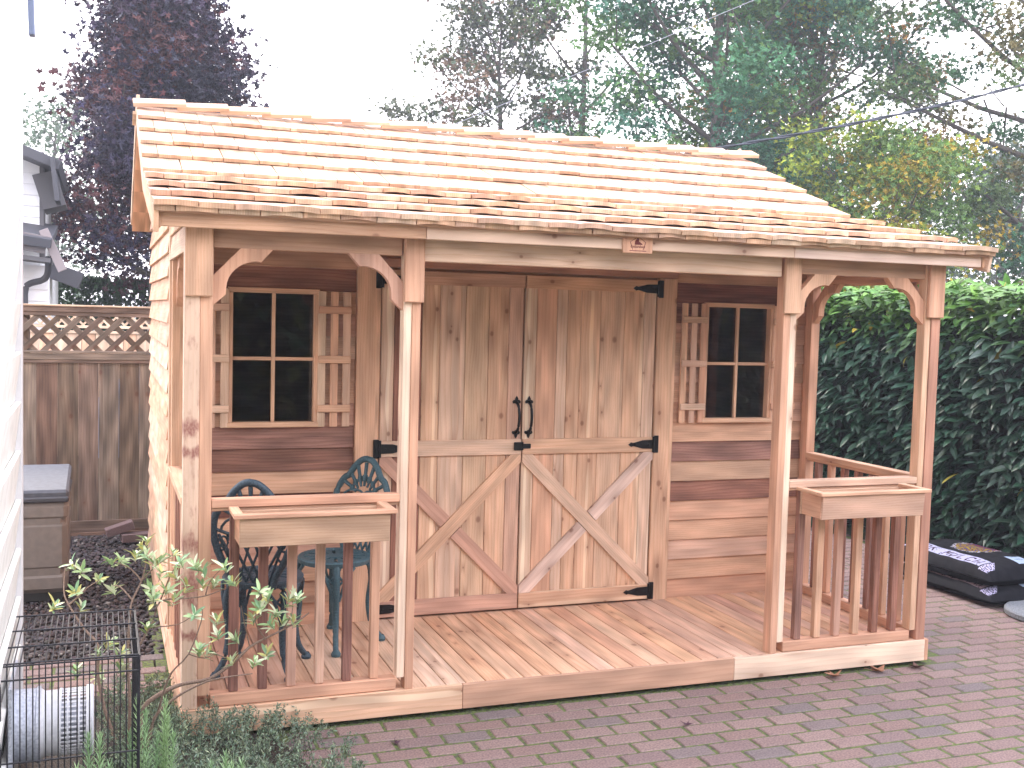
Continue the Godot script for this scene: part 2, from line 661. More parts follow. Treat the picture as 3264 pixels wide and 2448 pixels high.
func shed_walls(s):
	var f := grp(s, "front_wall")
	var back := wood("clear2", 2)
	# sheathing behind the siding, with window openings
	var z := -1.16
	board(f, "sheathing", V(1.89, 0.63, z), V(3.72, 1.05, 0.024), back, Basis(), 0)
	board(f, "sheathing", V(1.89, 2.13, z), V(3.72, 0.54, 0.024), back, Basis(), 0)
	board(f, "sheathing", V(0.163, 1.5075, z), V(0.266, 0.703, 0.024), back, Basis(), 1)
	board(f, "sheathing", V(1.874, 1.5075, z), V(2.29, 0.703, 0.024), back, Basis(), 1)
	board(f, "sheathing", V(3.61, 1.5075, z), V(0.28, 0.703, 0.024), back, Basis(), 1)
	var zf := -1.128
	var left := [["clear2", 2], ["clear2", 3], ["clear", 2], ["clear2", 1], ["clear", 4], ["dark", 5], ["sap", 2], ["dark", 3], ["dark", 0], ["clear", 3], ["clear2", 2], ["clear", 1], ["clear2", 3], ["clear", 0], ["clear2", 2], ["dark", 2], ["clear2", 3], ["clear2", 1], ["sap", 3], ["clear2", 5]]
	var right := [["clear2", 2], ["clear", 2], ["clear2", 0], ["clear", 2], ["clear2", 4], ["dark", 2], ["clear", 3], ["dark", 0], ["clear", 2], ["clear2", 2], ["clear", 2], ["clear2", 0], ["clear", 3], ["clear2", 2], ["dark", 2], ["dark", 5], ["clear2", 3], ["clear2", 1], ["sap", 3], ["clear2", 5]]
	for k in 19:
		var y := 0.108 + k * 0.1165
		var ml := wood(left[k][0], left[k][1])
		var mr := wood(right[k][0], right[k][1])
		if y > 1.97:
			siding_row(f, 0.03, 3.73, y, zf, ml)
		elif y > 1.05 and y < 1.84:
			siding_row(f, 0.03, 0.282, y, zf, ml)
			siding_row(f, 0.745, 0.936, y, zf, wood(["clear", "clear2"][k % 2], k % 4))
			siding_row(f, 2.815, 3.004, y, zf, mr)
			siding_row(f, 3.482, 3.73, y, zf, wood(["clear2", "clear"][k % 2], k % 4))
		else:
			siding_row(f, 0.03, 0.936, y, zf, ml)
			siding_row(f, 2.815, 3.73, y, zf, mr)
	# corner boards of the front wall
	board(f, "corner_board", V(0.027, 1.24, -1.118), V(0.05, 2.25, 0.05), wood("clear", 0), Basis(), 1)
	board(f, "corner_board", V(3.739, 1.24, -1.118), V(0.045, 2.25, 0.05), wood("clear2", 2), Basis(), 1)
	# side and back walls
	for sd in [0, 1]:
		var w := grp(s, "side_wall")
		var xs := 0.014 if sd == 0 else 3.758
		var sg := -1.0 if sd == 0 else 1.0
		board(w, "sheathing", V(xs - sg * 0.014, 1.28, -2.27), V(0.02, 2.35, 2.2), back, Basis(), 2)
		for k in 20:
			var y := 0.04 + k * 0.1165
			for seg in [[-1.15, -2.13], [-2.132, -3.36]]:
				var z0: float = seg[0]
				var z1: float = seg[1]
				if y > 2.12:
					z0 = max(z1, min(z0, -1.15))
				board(w, "siding_board", V(xs + sg * 0.004, y + 0.064, (z0 + z1) * 0.5), V(0.015, 0.13, abs(z1 - z0) - 0.002), anywood(["clear", "clear2", "shake"], [0, 2, 4]), rz(sg * 0.14), 2, 0.001)
		# gable triangle
		var pts := PackedVector2Array([Vector2(-1.15, 2.36), Vector2(-1.15, 2.40), Vector2(-2.25, 2.86), Vector2(-3.36, 2.38), Vector2(-3.36, 2.36)])
		part(w, "gable", extrude(pts, 0.02), wood("clear", 2), Transform3D(Basis(V(0, 0, 1), V(0, 1, 0), V(-1, 0, 0)), V(xs - sg * 0.006, 0, 0)))
		# the porch's side panel above the opening: lap boards under a slope
		for k in 3:
			var y := 1.985 + k * 0.1165
			var zt: float = -0.075 if k == 0 else (-0.36 if k == 1 else -0.88)
			board(w, "siding_board", V(xs + sg * 0.002, y + 0.05, (zt - 1.085) * 0.5), V(0.011, 0.115, 1.085 + zt), anywood(["clear", "shake"], [0, 2, 4]), rz(sg * 0.1), 2, 0.0015)
		board(w, "side_beam", V(xs - sg * 0.035, 2.03, -0.56), V(0.038, 0.085, 1.0), wood("clear2", 2), Basis(), 2)
		var ip := PackedVector2Array([Vector2(-0.09, 1.99), Vector2(-0.09, 2.145), Vector2(-1.085, 2.368), Vector2(-1.085, 1.99)])
		part(w, "inner_panel", extrude(ip, 0.012), wood("clear2", 3), Transform3D(Basis(V(0, 0, 1), V(0, 1, 0), V(-1, 0, 0)), V(xs - sg * 0.010, 0, 0)))
	var bw := grp(s, "back_wall")
	board(bw, "sheathing", V(1.89, 1.23, -3.37), V(3.72, 2.3, 0.024), back, Basis(), 0)
	for k in 19: board(bw, "siding_board", V(1.89, 0.1 + k * 0.1165, -3.388), V(3.74, 0.13, 0.011), anywood(["clear", "clear2"]), rx(0.105), 0, 0.0015)

func shed_doors(s):
	var jamb_l := board(s, "door_jamb", V(1.0, 1.05, -1.115), V(0.124, 1.88, 0.045), wood("clear", 2), Basis(), 1)
	var jamb_r := board(s, "door_jamb", V(2.752, 1.05, -1.115), V(0.122, 1.88, 0.045), wood("knotty", 4), Basis(), 1)
	board(s, "door_head", V(1.877, 2.015, -1.112), V(1.874, 0.045, 0.05), wood("clear2", 5), Basis(), 0)
	board(s, "door_sill", V(1.877, 0.106, -1.10), V(1.62, 0.012, 0.03), wood("clear2", 2), Basis(), 0)
	var L := [1.068, 1.14, 1.292, 1.391, 1.534, 1.667, 1.784, 1.868]
	var R := [1.876, 1.948, 2.069, 2.132, 2.214, 2.335, 2.485, 2.609, 2.684]
	var kl := [["edge", 0], ["dark", 2], ["edge", 4], ["knotty3", 0], ["knotty4", 6], ["knotty", 4], ["clear", 1]]
	var kr := [["edge", 6], ["clear2", 4], ["edge", 0], ["knotty3", 4], ["edge", 4], ["knotty4", 0], ["knotty2", 4], ["edge", 0]]
	for dd in [0, 1]:
		var d := grp(s, "door")
		var xs: Array = L if dd == 0 else R
		var kk: Array = kl if dd == 0 else kr
		for i in xs.size() - 1:
			board(d, "door_board", V((xs[i] + xs[i + 1]) * 0.5, 1.0545, -1.112), V(xs[i + 1] - xs[i] - 0.002, 1.848, 0.02), wood(kk[i][0], kk[i][1]), Basis(), 1, 0.003)
		var x0: float = xs[0]
		var x1: float = xs[-1]
		var xc := (x0 + x1) * 0.5
		var w := x1 - x0
		var zf := -1.0935
		board(d, "top_rail", V(xc, 1.942, zf), V(w, 0.072, 0.018), wood("knotty4", 1 if dd == 0 else 4), Basis(), 0)
		board(d, "middle_rail", V(xc, 1.031, zf), V(w, 0.085, 0.018), wood("clear" if dd == 0 else "sap", 0 if dd == 0 else 4), Basis(), 0)
		board(d, "bottom_rail", V(xc, 0.168, zf), V(w, 0.085, 0.018), wood("clear2" if dd == 0 else "sap", 1 if dd == 0 else 2), Basis(), 0)
		# braces: one runs through, the other is cut in two at the crossing
		var y0 := 0.211
		var y1 := 0.988
		var a := V(x0 + 0.04, y0 + 0.03, zf)
		var b := V(x1 - 0.04, y1 - 0.03, zf)
		var c := V(x0 + 0.04, y1 - 0.03, zf)
		var e := V(x1 - 0.04, y0 + 0.03, zf)
		var thr := [a, b] if dd == 0 else [c, e]
		var cut := [c, e] if dd == 0 else [a, b]
		brace(d, thr[0], thr[1], wood("clear", 4) if dd == 0 else wood("clear", 0), x0, x1, y0, y1)
		var m: Vector3 = (a + b) * 0.5
		var dir: Vector3 = (cut[1] - cut[0]).normalized()
		for q in [[cut[0], m - dir * 0.041], [m + dir * 0.041, cut[1]]]:
			brace(d, q[0], q[1], wood("clear2", 1) if dd == 0 else wood("white", 1), x0, x1, y0, y1)
		# strap hinges
		var sg := -1.0 if dd == 0 else 1.0
		var he := x0 if dd == 0 else x1
		for y in [1.928, 1.033, 0.172]:
			hinge(d, V(he, y, -1.083), sg)
		handle(d, V(1.838 if dd == 0 else 1.912, 1.195, -1.10))
	# latch across the two leaves
	var blk := std("iron", Color(0.035, 0.035, 0.04), 0.45, 0.3)
	var la := grp(s, "latch")
	board(la, "latch_plate", V(1.85, 1.036, -1.078), V(0.055, 0.045, 0.012), blk, Basis(), 0, 0.003)
	board(la, "latch_bolt", V(1.895, 1.036, -1.076), V(0.05, 0.026, 0.014), blk, Basis(), 0, 0.005)

func brace(d, a: Vector3, b: Vector3, mat, x0, x1, y0, y1):
	# a diagonal board mitred against the rails and the leaf's edges
	var dir := (b - a).normalized()
	var n := Vector2(-dir.y, dir.x) * 0.037
	var a2 := Vector2(a.x, a.y)
	var b2 := Vector2(b.x, b.y)
	var dd := Vector2(dir.x, dir.y)
	var ext := 0.09
	var ea := ext if (a.y < y0 + 0.05 or a.y > y1 - 0.05) else 0.0
	var eb := ext if (b.y < y0 + 0.05 or b.y > y1 - 0.05) else 0.0
	var poly := PackedVector2Array([a2 - dd * ea - n, b2 + dd * eb - n, b2 + dd * eb + n, a2 - dd * ea + n])
	var box := PackedVector2Array([Vector2(x0, y0), Vector2(x1, y0), Vector2(x1, y1), Vector2(x0, y1)])
	var res := Geometry2D.intersect_polygons(poly, box)
	# run the grain along the brace
	var xa := Vector2(-dd.y, dd.x)
	var loc := PackedVector2Array()
	var o := a2
	for p in res[0]: loc.append(Vector2((p - o).dot(xa), (p - o).dot(dd)))
	part(d, "brace", extrude(loc, 0.018), mat, Transform3D(Basis(V(xa.x, xa.y, 0), V(dd.x, dd.y, 0), V(0, 0, 1)), V(o.x, o.y, a.z)))

func hinge(d, at: Vector3, sg: float):
	var blk := std("iron", Color(0.035, 0.035, 0.04), 0.45, 0.3)
	var h := grp(d, "hinge")
	h.position = at
	board(h, "hinge_plate", V(sg * 0.02, 0, -0.003), V(0.03, 0.1, 0.008), blk, Basis(), 1, 0.002)
	part(h, "hinge_pin", tube([V(0, -0.045, 0.003), V(0, 0.045, 0.003)], 0.007, 0.007, 8), blk)
	var p := PackedVector2Array([Vector2(0, 0.026), Vector2(-0.07, 0.024), Vector2(-0.13, 0.009), Vector2(-0.142, 0.013), Vector2(-0.16, 0.0), Vector2(-0.142, -0.013), Vector2(-0.13, -0.009), Vector2(-0.07, -0.024), Vector2(0, -0.026)])
	var q := PackedVector2Array()
	for v in p: q.append(Vector2(v.x * sg, v.y))
	part(h, "hinge_strap", extrude(q, 0.006), blk)
	for x in [0.03, 0.075, 0.115]:
		part(h, "screw", lathe([[0.005, 0.0], [0.004, 0.002], [0.0, 0.003]], 8), blk, Transform3D(rx(PI / 2), V(-sg * x, 0, 0.003)))

func handle(d, at: Vector3):
	var blk := std("iron", Color(0.035, 0.035, 0.04), 0.45, 0.3)
	var h := grp(d, "door_handle")
	h.position = at
	part(h, "grip", tube(smooth_pts([V(0, -0.085, 0.004), V(0.004, -0.06, 0.026), V(0.006, 0, 0.036), V(0.004, 0.06, 0.026), V(0, 0.085, 0.004)]), 0.0082, 0.0082, 8), blk)
	for s in [-1.0, 1.0]:
		# fleur-shaped end plates
		var p := PackedVector2Array()
		for q in [[0, -0.012], [0.009, -0.004], [0.02, -0.006], [0.024, 0.004], [0.017, 0.013], [0.009, 0.014], [0.008, 0.022], [0, 0.036], [-0.008, 0.022], [-0.009, 0.014], [-0.017, 0.013], [-0.024, 0.004], [-0.02, -0.006], [-0.009, -0.004]]:
			p.append(Vector2(q[0], s * (0.082 + q[1])))
		part(h, "end_plate", extrude(p, 0.007), blk, Transform3D(Basis(), V(0, 0, 0.002)))

func shed_window(s, x0: float, x1: float):
	var w := grp(s, "window")
	var y0 := 1.179
	var y1 := 1.8357
	var fm := wood("clear", 2)
	var zc := -1.128
	var fw := 0.026
	board(w, "frame", V((x0 + x1) * 0.5, y1 + fw * 0.5, zc), V(x1 - x0 + fw * 2, fw, 0.06), fm, Basis(), 0)
	board(w, "frame", V((x0 + x1) * 0.5, y0 - fw * 0.5, zc + 0.004), V(x1 - x0 + fw * 2, fw, 0.068), wood("clear", 4), Basis(), 0)
	board(w, "frame", V(x0 - fw * 0.5, (y0 + y1) * 0.5, zc + 0.001), V(fw, y1 - y0, 0.06), fm, Basis(), 1)
	board(w, "frame", V(x1 + fw * 0.5, (y0 + y1) * 0.5, zc + 0.001), V(fw, y1 - y0, 0.06), fm, Basis(), 1)
	var xc := (x0 + x1) * 0.5
	var yc := (y0 + y1) * 0.5 - 0.005
	board(w, "muntin", V(xc, (y0 + y1) * 0.5, -1.128), V(0.018, y1 - y0, 0.02), wood("clear", 4), Basis(), 1)
	board(w, "muntin", V((x0 + xc) * 0.5 - 0.0045, yc, -1.128), V(xc - x0 - 0.009, 0.018, 0.018), fm, Basis(), 0)
	board(w, "muntin", V((x1 + xc) * 0.5 + 0.0045, yc, -1.128), V(x1 - xc - 0.009, 0.018, 0.018), fm, Basis(), 0)
	if not mats.has("glass"):
		var g := StandardMaterial3D.new()
		g.albedo_color = Color(0.02, 0.025, 0.03, 0.35)
		g.transparency = BaseMaterial3D.TRANSPARENCY_ALPHA
		g.roughness = 0.02
		g.metallic_specular = 0.5
		mats["glass"] = g
	for q in [[x0, xc, y0, yc], [xc, x1, y0, yc], [x0, xc, yc, y1], [xc, x1, yc, y1]]:
		board(w, "pane", V((q[0] + q[1]) * 0.5, (q[2] + q[3]) * 0.5, -1.142), V(q[1] - q[0] - 0.001, q[3] - q[2] - 0.001, 0.004), mats["glass"], Basis(), 1, 0.0003)

func shutter(s, x0: float, x1: float):
	var h := grp(s, "shutter")
	var w := (x1 - x0 - 0.05) / 3.0
	for i in 3:
		board(h, "slat", V(x0 + w * 0.5 + i * (w + 0.025), 1.503, -1.098), V(w, 0.70, 0.014), anywood(["clear", "clear2", "shake"], [0, 2, 4, 6]), Basis(), 1)
	for y in [1.758, 1.503, 1.249]:
		board(h, "batten", V((x0 + x1) * 0.5, y, -1.084), V(x1 - x0, 0.038, 0.013), anywood(["clear", "clear2"], [0, 2, 3]), Basis(), 0)

func knee_brace(parent, at: Vector3, b: Basis, mat):
	# drawn against a post on its left (x = 0) and a beam above (y = 0)
	var p := PackedVector2Array([Vector2(0, -0.235), Vector2(0.05, -0.19)])
	for i in 9:
		var a := PI - PI * 0.5 * i / 8.0
		p.append(Vector2(0.178 + 0.127 * cos(a), -0.165 + 0.113 * sin(a)))
	p.append(Vector2(0.188, -0.056))
	p.append(Vector2(0.238, 0.0))
	p.append(Vector2(0.108, 0.0))
	p.append(Vector2(0, -0.115))
	part(parent, "knee_brace", extrude(p, 0.038), mat, Transform3D(b, at))

func railing(s, a: Vector3, b: Vector3, n: int, front: bool):
	# a to b along the outer face, at deck level
	var r := grp(s, "railing")
	var along := (b - a).normalized()
	var face := V(0, 0, 1) if front else V(1, 0, 0)
	var len_ := a.distance_to(b)
	var bas := Basis() if front else ry(PI / 2)
	var c := (a + b) * 0.5
	var inner := -face * 0.033 if front or a.x < 1.0 else -face * 0.033
	board(r, "top_rail", c + inner + V(0, 0.958, 0), V(len_, 0.034, 0.064), anywood(["clear2", "knotty2"], [2, 6]), bas, 0)
	board(r, "under_rail", c + inner + V(0, 0.933, 0), V(len_, 0.014, 0.04), wood("clear", 2), bas, 0)
	board(r, "bottom_plate", c + inner + V(0, DECK + 0.027, 0), V(len_, 0.05, 0.062), wood("clear2", 2), bas, 0)
	for i in n:
		var t := (i + 0.8) / (n + 0.6)
		var p := a.lerp(b, t) + inner
		board(r, "baluster", p + V(0, 0.546, 0), V(0.038, 0.758, 0.034), wood(["dark", "clear2", "dark", "dark", "clear", "dark", "clear2"][rng.randi() % 7], [0, 2, 2, 1][rng.randi() % 4]), bas, 1)

func stained_mat() -> StandardMaterial3D:
	# the corner post's sawn face: pale wood with rust-red bark stains in patches
	if mats.has("stained"): return mats["stained"]
	var m := StandardMaterial3D.new()
	var src: Image = wood_tex("sap").get_image()
	var img := src.duplicate()
	var H = img.get_height()
	var nz := FastNoiseLite.new()
	nz.seed = 4
	nz.frequency = 0.02
	for y in H:
		var hy = float(y) / H * 2.0          # metres of texture
		for x in img.get_width():
			var c: Color = img.get_pixel(x, y).lerp(Color(0.86, 0.74, 0.64), 0.5)
			var n := nz.get_noise_2d(x * 1.6, y * 0.9)
			var band := 0.0
			for b in [[0.62, 0.13], [0.80, 0.05], [1.17, 0.035], [1.27, 0.05], [0.42, 0.03]]:
				band = max(band, 1.0 - abs(hy - b[0]) / b[1])
			var k := smoothstep(0.0, 0.75, band * 0.75 + n * 0.55) * (0.6 + 0.6 * (0.5 + nz.get_noise_2d(x * 7.0, y * 5.0 + 300.0)))
			c = c.lerp(Color(0.52, 0.31, 0.27), clampf(0.75 * k, 0.0, 0.8))
			img.set_pixel(x, y, c)
	m.albedo_texture = ImageTexture.create_from_image(img)
	m.roughness = 0.75
	mats["stained"] = m
	return m

func shed_posts(s):
	var top := 2.07
	var hh := top - DECK
	var yc := DECK + hh * 0.5
	# corner post with a stained face: grain texture mapped to height
	var corner := MeshInstance3D.new()
	corner.mesh = bevel_box(V(0.06, hh, 0.085), 1, Vector2(0.45, yc / 2.0), 0.003)
	corner.name = "post"
	corner.material_override = stained_mat()
	corner.position = V(0.031, yc, -0.05)
	s.add_child(corner, true)
	corner.set_meta("label", "corner post with rust-red stained patches")
	board(s, "post", V(0.955, yc, -0.04), V(0.038, hh, 0.066), wood("clear2", 2), Basis(), 1)
	board(s, "post", V(2.822, yc, -0.04), V(0.038, hh, 0.066), wood("clear2", 2), Basis(), 1)
	board(s, "post", V(3.728, yc, -0.05), V(0.056, hh, 0.085), wood("clear2", 5), Basis(), 1)
	# panel studs next to the posts, standing on the bottom plates
	var ph := top - 0.165
	var py := 0.165 + ph * 0.5
	for q in [[0.0865, "clear2"], [0.918, "white"], [2.862, "white"], [3.679, "clear"]]:
		board(s, "stud", V(q[0], py, -0.043), V(0.036 if q[0] != 0.0865 else 0.05, ph, 0.062), wood(q[1], 4), Basis(), 1)
	# rear posts of the side railings, against the wall
	board(s, "rear_post", V(0.043, yc, -1.06), V(0.06, hh, 0.06), wood("clear", 2), Basis(), 1)
	board(s, "rear_post", V(3.728, yc, -1.06), V(0.06, hh, 0.06), wood("clear2", 2), Basis(), 1)
	# trim blocks at the heads of the posts
	for q in [[0.054, 0.106, "clear"], [0.939, 0.086, "clear2"], [2.838, 0.092, "clear"], [3.709, 0.098, "clear2"]]:
		board(s, "post_trim", V(q[0], 1.945, 0.004), V(q[1], 0.29, 0.022), wood(q[2], 2), Basis(), 1, 0.004)
	# beams
	board(s, "porch_beam", V(1.88, 2.06, -0.035), V(1.80, 0.165, 0.06), wood("knotty2", 0), Basis(), 0)
	board(s, "panel_beam", V(0.502, 2.05, -0.05), V(0.78, 0.105, 0.05), wood("clear2", 3), Basis(), 0)
	board(s, "panel_beam", V(3.27, 2.05, -0.05), V(0.78, 0.105, 0.05), wood("clear2", 3), Basis(), 0)
	# knee braces
	var flip := Basis(V(-1, 0, 0), V(0, 1, 0), V(0, 0, -1))
	var by := 2.0
	knee_brace(s, V(0.112, by, -0.045), Basis(), wood("clear2", 2))
	knee_brace(s, V(0.899, by, -0.045), flip, wood("clear2", 1))
	knee_brace(s, V(2.881, by, -0.045), Basis(), wood("clear", 2))
	knee_brace(s, V(3.660, by, -0.045), flip, wood("clear2", 2))
	for x in [0.05, 3.728]:
		knee_brace(s, V(x, by - 0.01, -1.03), Basis(V(0, 0, 1), V(0, 1, 0), V(-1, 0, 0)), wood("clear2", 2))
		knee_brace(s, V(x, by - 0.01, -0.093), Basis(V(0, 0, -1), V(0, 1, 0), V(1, 0, 0)), wood("clear2", 2))
	railing(s, V(0.113, 0, -0.01), V(0.899, 0, -0.01), 6, true)
	railing(s, V(2.881, 0, -0.01), V(3.660, 0, -0.01), 6, true)
	railing(s, V(0.063, 0, -1.03), V(0.063, 0, -0.094), 7, false)
	railing(s, V(3.757, 0, -1.03), V(3.757, 0, -0.094), 7, false)

# points of the roof in (z, y): eave, break, ridge, rear eave
const EAVE := Vector2(0.135, 2.128)
const BREAK := Vector2(-1.06, 2.395)
const RIDGE := Vector2(-2.25, 2.895)
const REAR := Vector2(-3.45, 2.3)

func slope_basis(a: Vector2, b: Vector2) -> Basis:
	# local z runs down the slope, local y is its normal
	var d := V(0, a.y - b.y, a.x - b.x).normalized()
	return Basis(V(1, 0, 0), d.cross(V(1, 0, 0)), d)

func shingle_mesh(w: float, L: float, cup: float, off: Vector2, hb := 0.031, t := 0.017) -> ArrayMesh:
	var st := SurfaceTool.new()
	st.begin(Mesh.PRIMITIVE_TRIANGLES)
	var n := 4
	var rows := []
	for e in [[0.0, hb, hb - t], [-L, 0.006, 0.001]]:
		var tp := []
		var bt := []
		for i in n + 1:
			var u := float(i) / n * 2.0 - 1.0
			var c: float = cup * (1.0 - u * u) if e[0] == 0.0 else 0.0
			tp.append(V(u * w * 0.5, e[1] + c, e[0]))
			bt.append(V(u * w * 0.5, e[2] + c, e[0]))
		rows.append([tp, bt])
	for i in n:
		var a = rows[0][0][i]
		var b = rows[0][0][i + 1]
		var c = rows[1][0][i + 1]
		var d = rows[1][0][i]
		quad(st, d, c, b, a, suv(d, off), suv(c, off), suv(b, off), suv(a, off))
		var a2 = rows[0][1][i]
		var b2 = rows[0][1][i + 1]
		quad(st, a, b, b2, a2, suv(a, off), suv(b, off), suv(b, off) + Vector2(0, 0.008), suv(a, off) + Vector2(0, 0.008))
		quad(st, a2, b2, rows[1][1][i + 1], rows[1][1][i], suv(a, off), suv(b, off), suv(c, off), suv(d, off))
	for sd in [0, n]:
		quad(st, rows[0][0][sd], rows[0][1][sd], rows[1][1][sd], rows[1][0][sd], suv(rows[0][0][sd], off), suv(rows[0][1][sd], off), suv(rows[1][1][sd], off), suv(rows[1][0][sd], off))
	return st.commit()

func suv(p: Vector3, off: Vector2) -> Vector2: return off + Vector2(p.x / 0.17, p.z / 2.0)

func shed_roof(s):
	var r := grp(s, "roof")
	var cache := {}
	var widths := [0.135, 0.15, 0.165, 0.18, 0.165, 0.16]
	# decks under the shingles
	for q in [[EAVE, BREAK], [BREAK, RIDGE], [REAR, RIDGE]]:
		var a: Vector2 = q[0]
		var b: Vector2 = q[1]
		var bas := slope_basis(a, b)
		var mid := (a + b) * 0.5
		var L := a.distance_to(b)
		board(r, "roof_deck", V((XL + XR) * 0.5, mid.y, mid.x) - bas.y * 0.008, V(XR - XL - 0.02, 0.014, L - 0.004), wood("clear2", 3), bas, 0)
		# barge boards at both ends
		for x in [XL, XR]:
			var drop := 0.045
			board(r, "barge_board", V(x, mid.y, mid.x) - bas.y * drop, V(0.02, 0.09, L + 0.01), anywood(["clear", "shake"], [0, 4]), bas, 2)
	var plans := [[EAVE, BREAK, 4, 0.298, 0], [BREAK, RIDGE, 5, 0.252, 1]]
	for p in plans:
		var a: Vector2 = p[0]
		var b: Vector2 = p[1]
		var bas := slope_basis(a, b)
		var up := -bas.z
		for c in p[2]:
			var sdist: float = c * p[3] - 0.03
			var layers := [0]
			if c == 0: layers = [1, 0]
			for lay in layers:
				var x := XL - 0.012
				var first := true
				while x < XR + 0.005:
					var w: float = widths[rng.randi() % widths.size()]
					if first and (c + lay) % 2 == 1: w = 0.08
					first = false
					if x + w > XR - 0.06: w = XR + 0.012 - x
					var cup := rng.randi_range(0, 2) * 0.0034
					if p[4] == 1: cup *= 0.35
					var Ls: float = p[3] + 0.05
					var key := "%.3f %.4f %.3f %d" % [w, cup, Ls, rng.randi() % 4]
					if not cache.has(key): cache[key] = shingle_mesh(w - 0.004, Ls, cup, Vector2(rng.randf(), rng.randf_range(0.25, 0.95)), 0.037 if p[4] == 0 else 0.032, 0.022 if p[4] == 0 else 0.018)
					var jit := rng.randf_range(-0.006, 0.006) + (-0.014 if lay == 1 else 0.0)
					var low := 0.0 if lay == 0 else -0.022
					var pos := V(x + w * 0.5, a.y, a.x) + up * (sdist - jit) + bas.y * (low + rng.randf_range(0.0, 0.003))
					part(r, "shingle", cache[key], wood("shake", [0, 2, 4, 6, 1, 3][rng.randi() % 6]), Transform3D(bas * ry(rng.randf_range(-0.008, 0.008)), pos))
					x += w
	# rear slope, out of sight: joined
	var st := SurfaceTool.new()
	st.begin(Mesh.PRIMITIVE_TRIANGLES)
	var bb := slope_basis(REAR, RIDGE)
	var upb := -bb.z
	var m0 := shingle_mesh(0.161, 0.3, 0.0, Vector2())
	for c in 5:
		for i in 25:
			st.append_from(m0, 0, Transform3D(bb, V(XL + 0.08 + i * 0.1625, REAR.y, REAR.x) + upb * (c * 0.255 - 0.03)))
	tag(part(r, "rear_shingles", st.commit(), wood("shake", 2)), "", "", "", "stuff")
	# ridge caps: overlapping pieces with a front and a back flap
	var fb := slope_basis(BREAK, RIDGE)
	var n := 17
	for i in n:
		var x0 := XL - 0.03 + i * (XR - XL + 0.04) / n
		var Lc := (XR - XL + 0.04) / n + 0.05
		var tilt := 0.06
		var m := wood("shake", [0, 2, 3, 4, 1][i % 5])
		for sd in [0, 1]:
			var b := fb if sd == 0 else bb
			var pos := V(x0 + Lc * 0.5, RIDGE.y, RIDGE.x) + b.z * 0.052 + b.y * (0.046 + rng.randf_range(0.0, 0.004))
			board(r, "ridge_cap", pos, V(Lc, 0.023, 0.112), m, b * rz(tilt), 0, 0.002)
	# front fascia in three lengths, with a maker's plaque
	var zf := 0.092
	var fy := 2.107
	board(s, "fascia_board", V(0.4315, fy, zf), V(1.057, 0.085, 0.02), wood("knotty", 2), Basis(), 0)
	board(s, "fascia_board", V(1.868, fy, zf - 0.0005), V(1.812, 0.085, 0.02), wood("sap", 1), Basis(), 0)
	board(s, "fascia_board", V(3.338, fy, zf), V(1.124, 0.085, 0.02), wood("white", 1), Basis(), 0)
	for x in [XL + 0.009, XR - 0.011]:
		board(s, "fascia_end", V(x, fy, 0.05), V(0.022, 0.09, 0.105), wood("clear", 4), Basis(), 2)
	# soffit strip closing the fascia underside to the beam
	board(s, "soffit", V(1.9, 2.142, 0.03), V(3.98, 0.01, 0.1), wood("clear2", 3), Basis(), 0)
	var pq := grp(s, "plaque")
	pq.position = V(1.94, 2.098, zf + 0.014)
	tag(pq, "small cedar plaque with a branded pentagon emblem")
	board(pq, "plaque_board", V(0, 0, 0), V(0.148, 0.098, 0.01), wood("clear2", 2), Basis(), 1)
	var ink := std("brand_ink", Color(0.42, 0.2, 0.19), 0.85)
	var P := [Vector2(-0.042, 0.008), Vector2(0.0, 0.038), Vector2(0.042, 0.008), Vector2(0.028, -0.034), Vector2(-0.028, -0.034)]
	var st2 := SurfaceTool.new()
	st2.begin(Mesh.PRIMITIVE_TRIANGLES)
	for i in 5:
		var a: Vector2 = P[i]
		var b: Vector2 = P[(i + 1) % 5]
		if i == 3: continue
		var d := (b - a).normalized()
		var nn := Vector2(-d.y, d.x) * 0.0011
		extrude_to(st2, PackedVector2Array([a - nn, b - nn, b + nn, a + nn]), 0.0012, Transform3D(Basis(), V(0, 0, 0.0054)))
	# the figure seated on the roof of the emblem
	extrude_to(st2, PackedVector2Array([Vector2(-0.018, -0.006), Vector2(-0.016, 0.012), Vector2(-0.008, 0.024), Vector2(-0.004, 0.036), Vector2(0.003, 0.036), Vector2(0.005, 0.024), Vector2(0.004, 0.012), Vector2(0.022, 0.0), Vector2(0.024, -0.006)]), 0.0012, Transform3D(Basis(), V(0, 0, 0.0055)))
	extrude_to(st2, PackedVector2Array([Vector2(-0.045, -0.041), Vector2(0.045, -0.041), Vector2(0.045, -0.0375), Vector2(-0.045, -0.0375)]), 0.0012, Transform3D(Basis(), V(0, 0, 0.0054)))
	part(pq, "emblem", st2.commit(), ink, Transform3D(Basis().scaled(V(0.92, 0.82, 1)), V(0, -0.006, 0)))
	var f := SystemFont.new()
	f.font_names = PackedStringArray(["Droid Serif"])
	f.font_italic = true
	var tm := TextMesh.new()
	tm.text = "Cedarshed"
	tm.font = f
	tm.font_size = 16
	tm.pixel_size = 0.0009
	tm.depth = 0.0012
	part(pq, "lettering", tm, ink, Transform3D(Basis(), V(0, -0.02, 0.0057)))

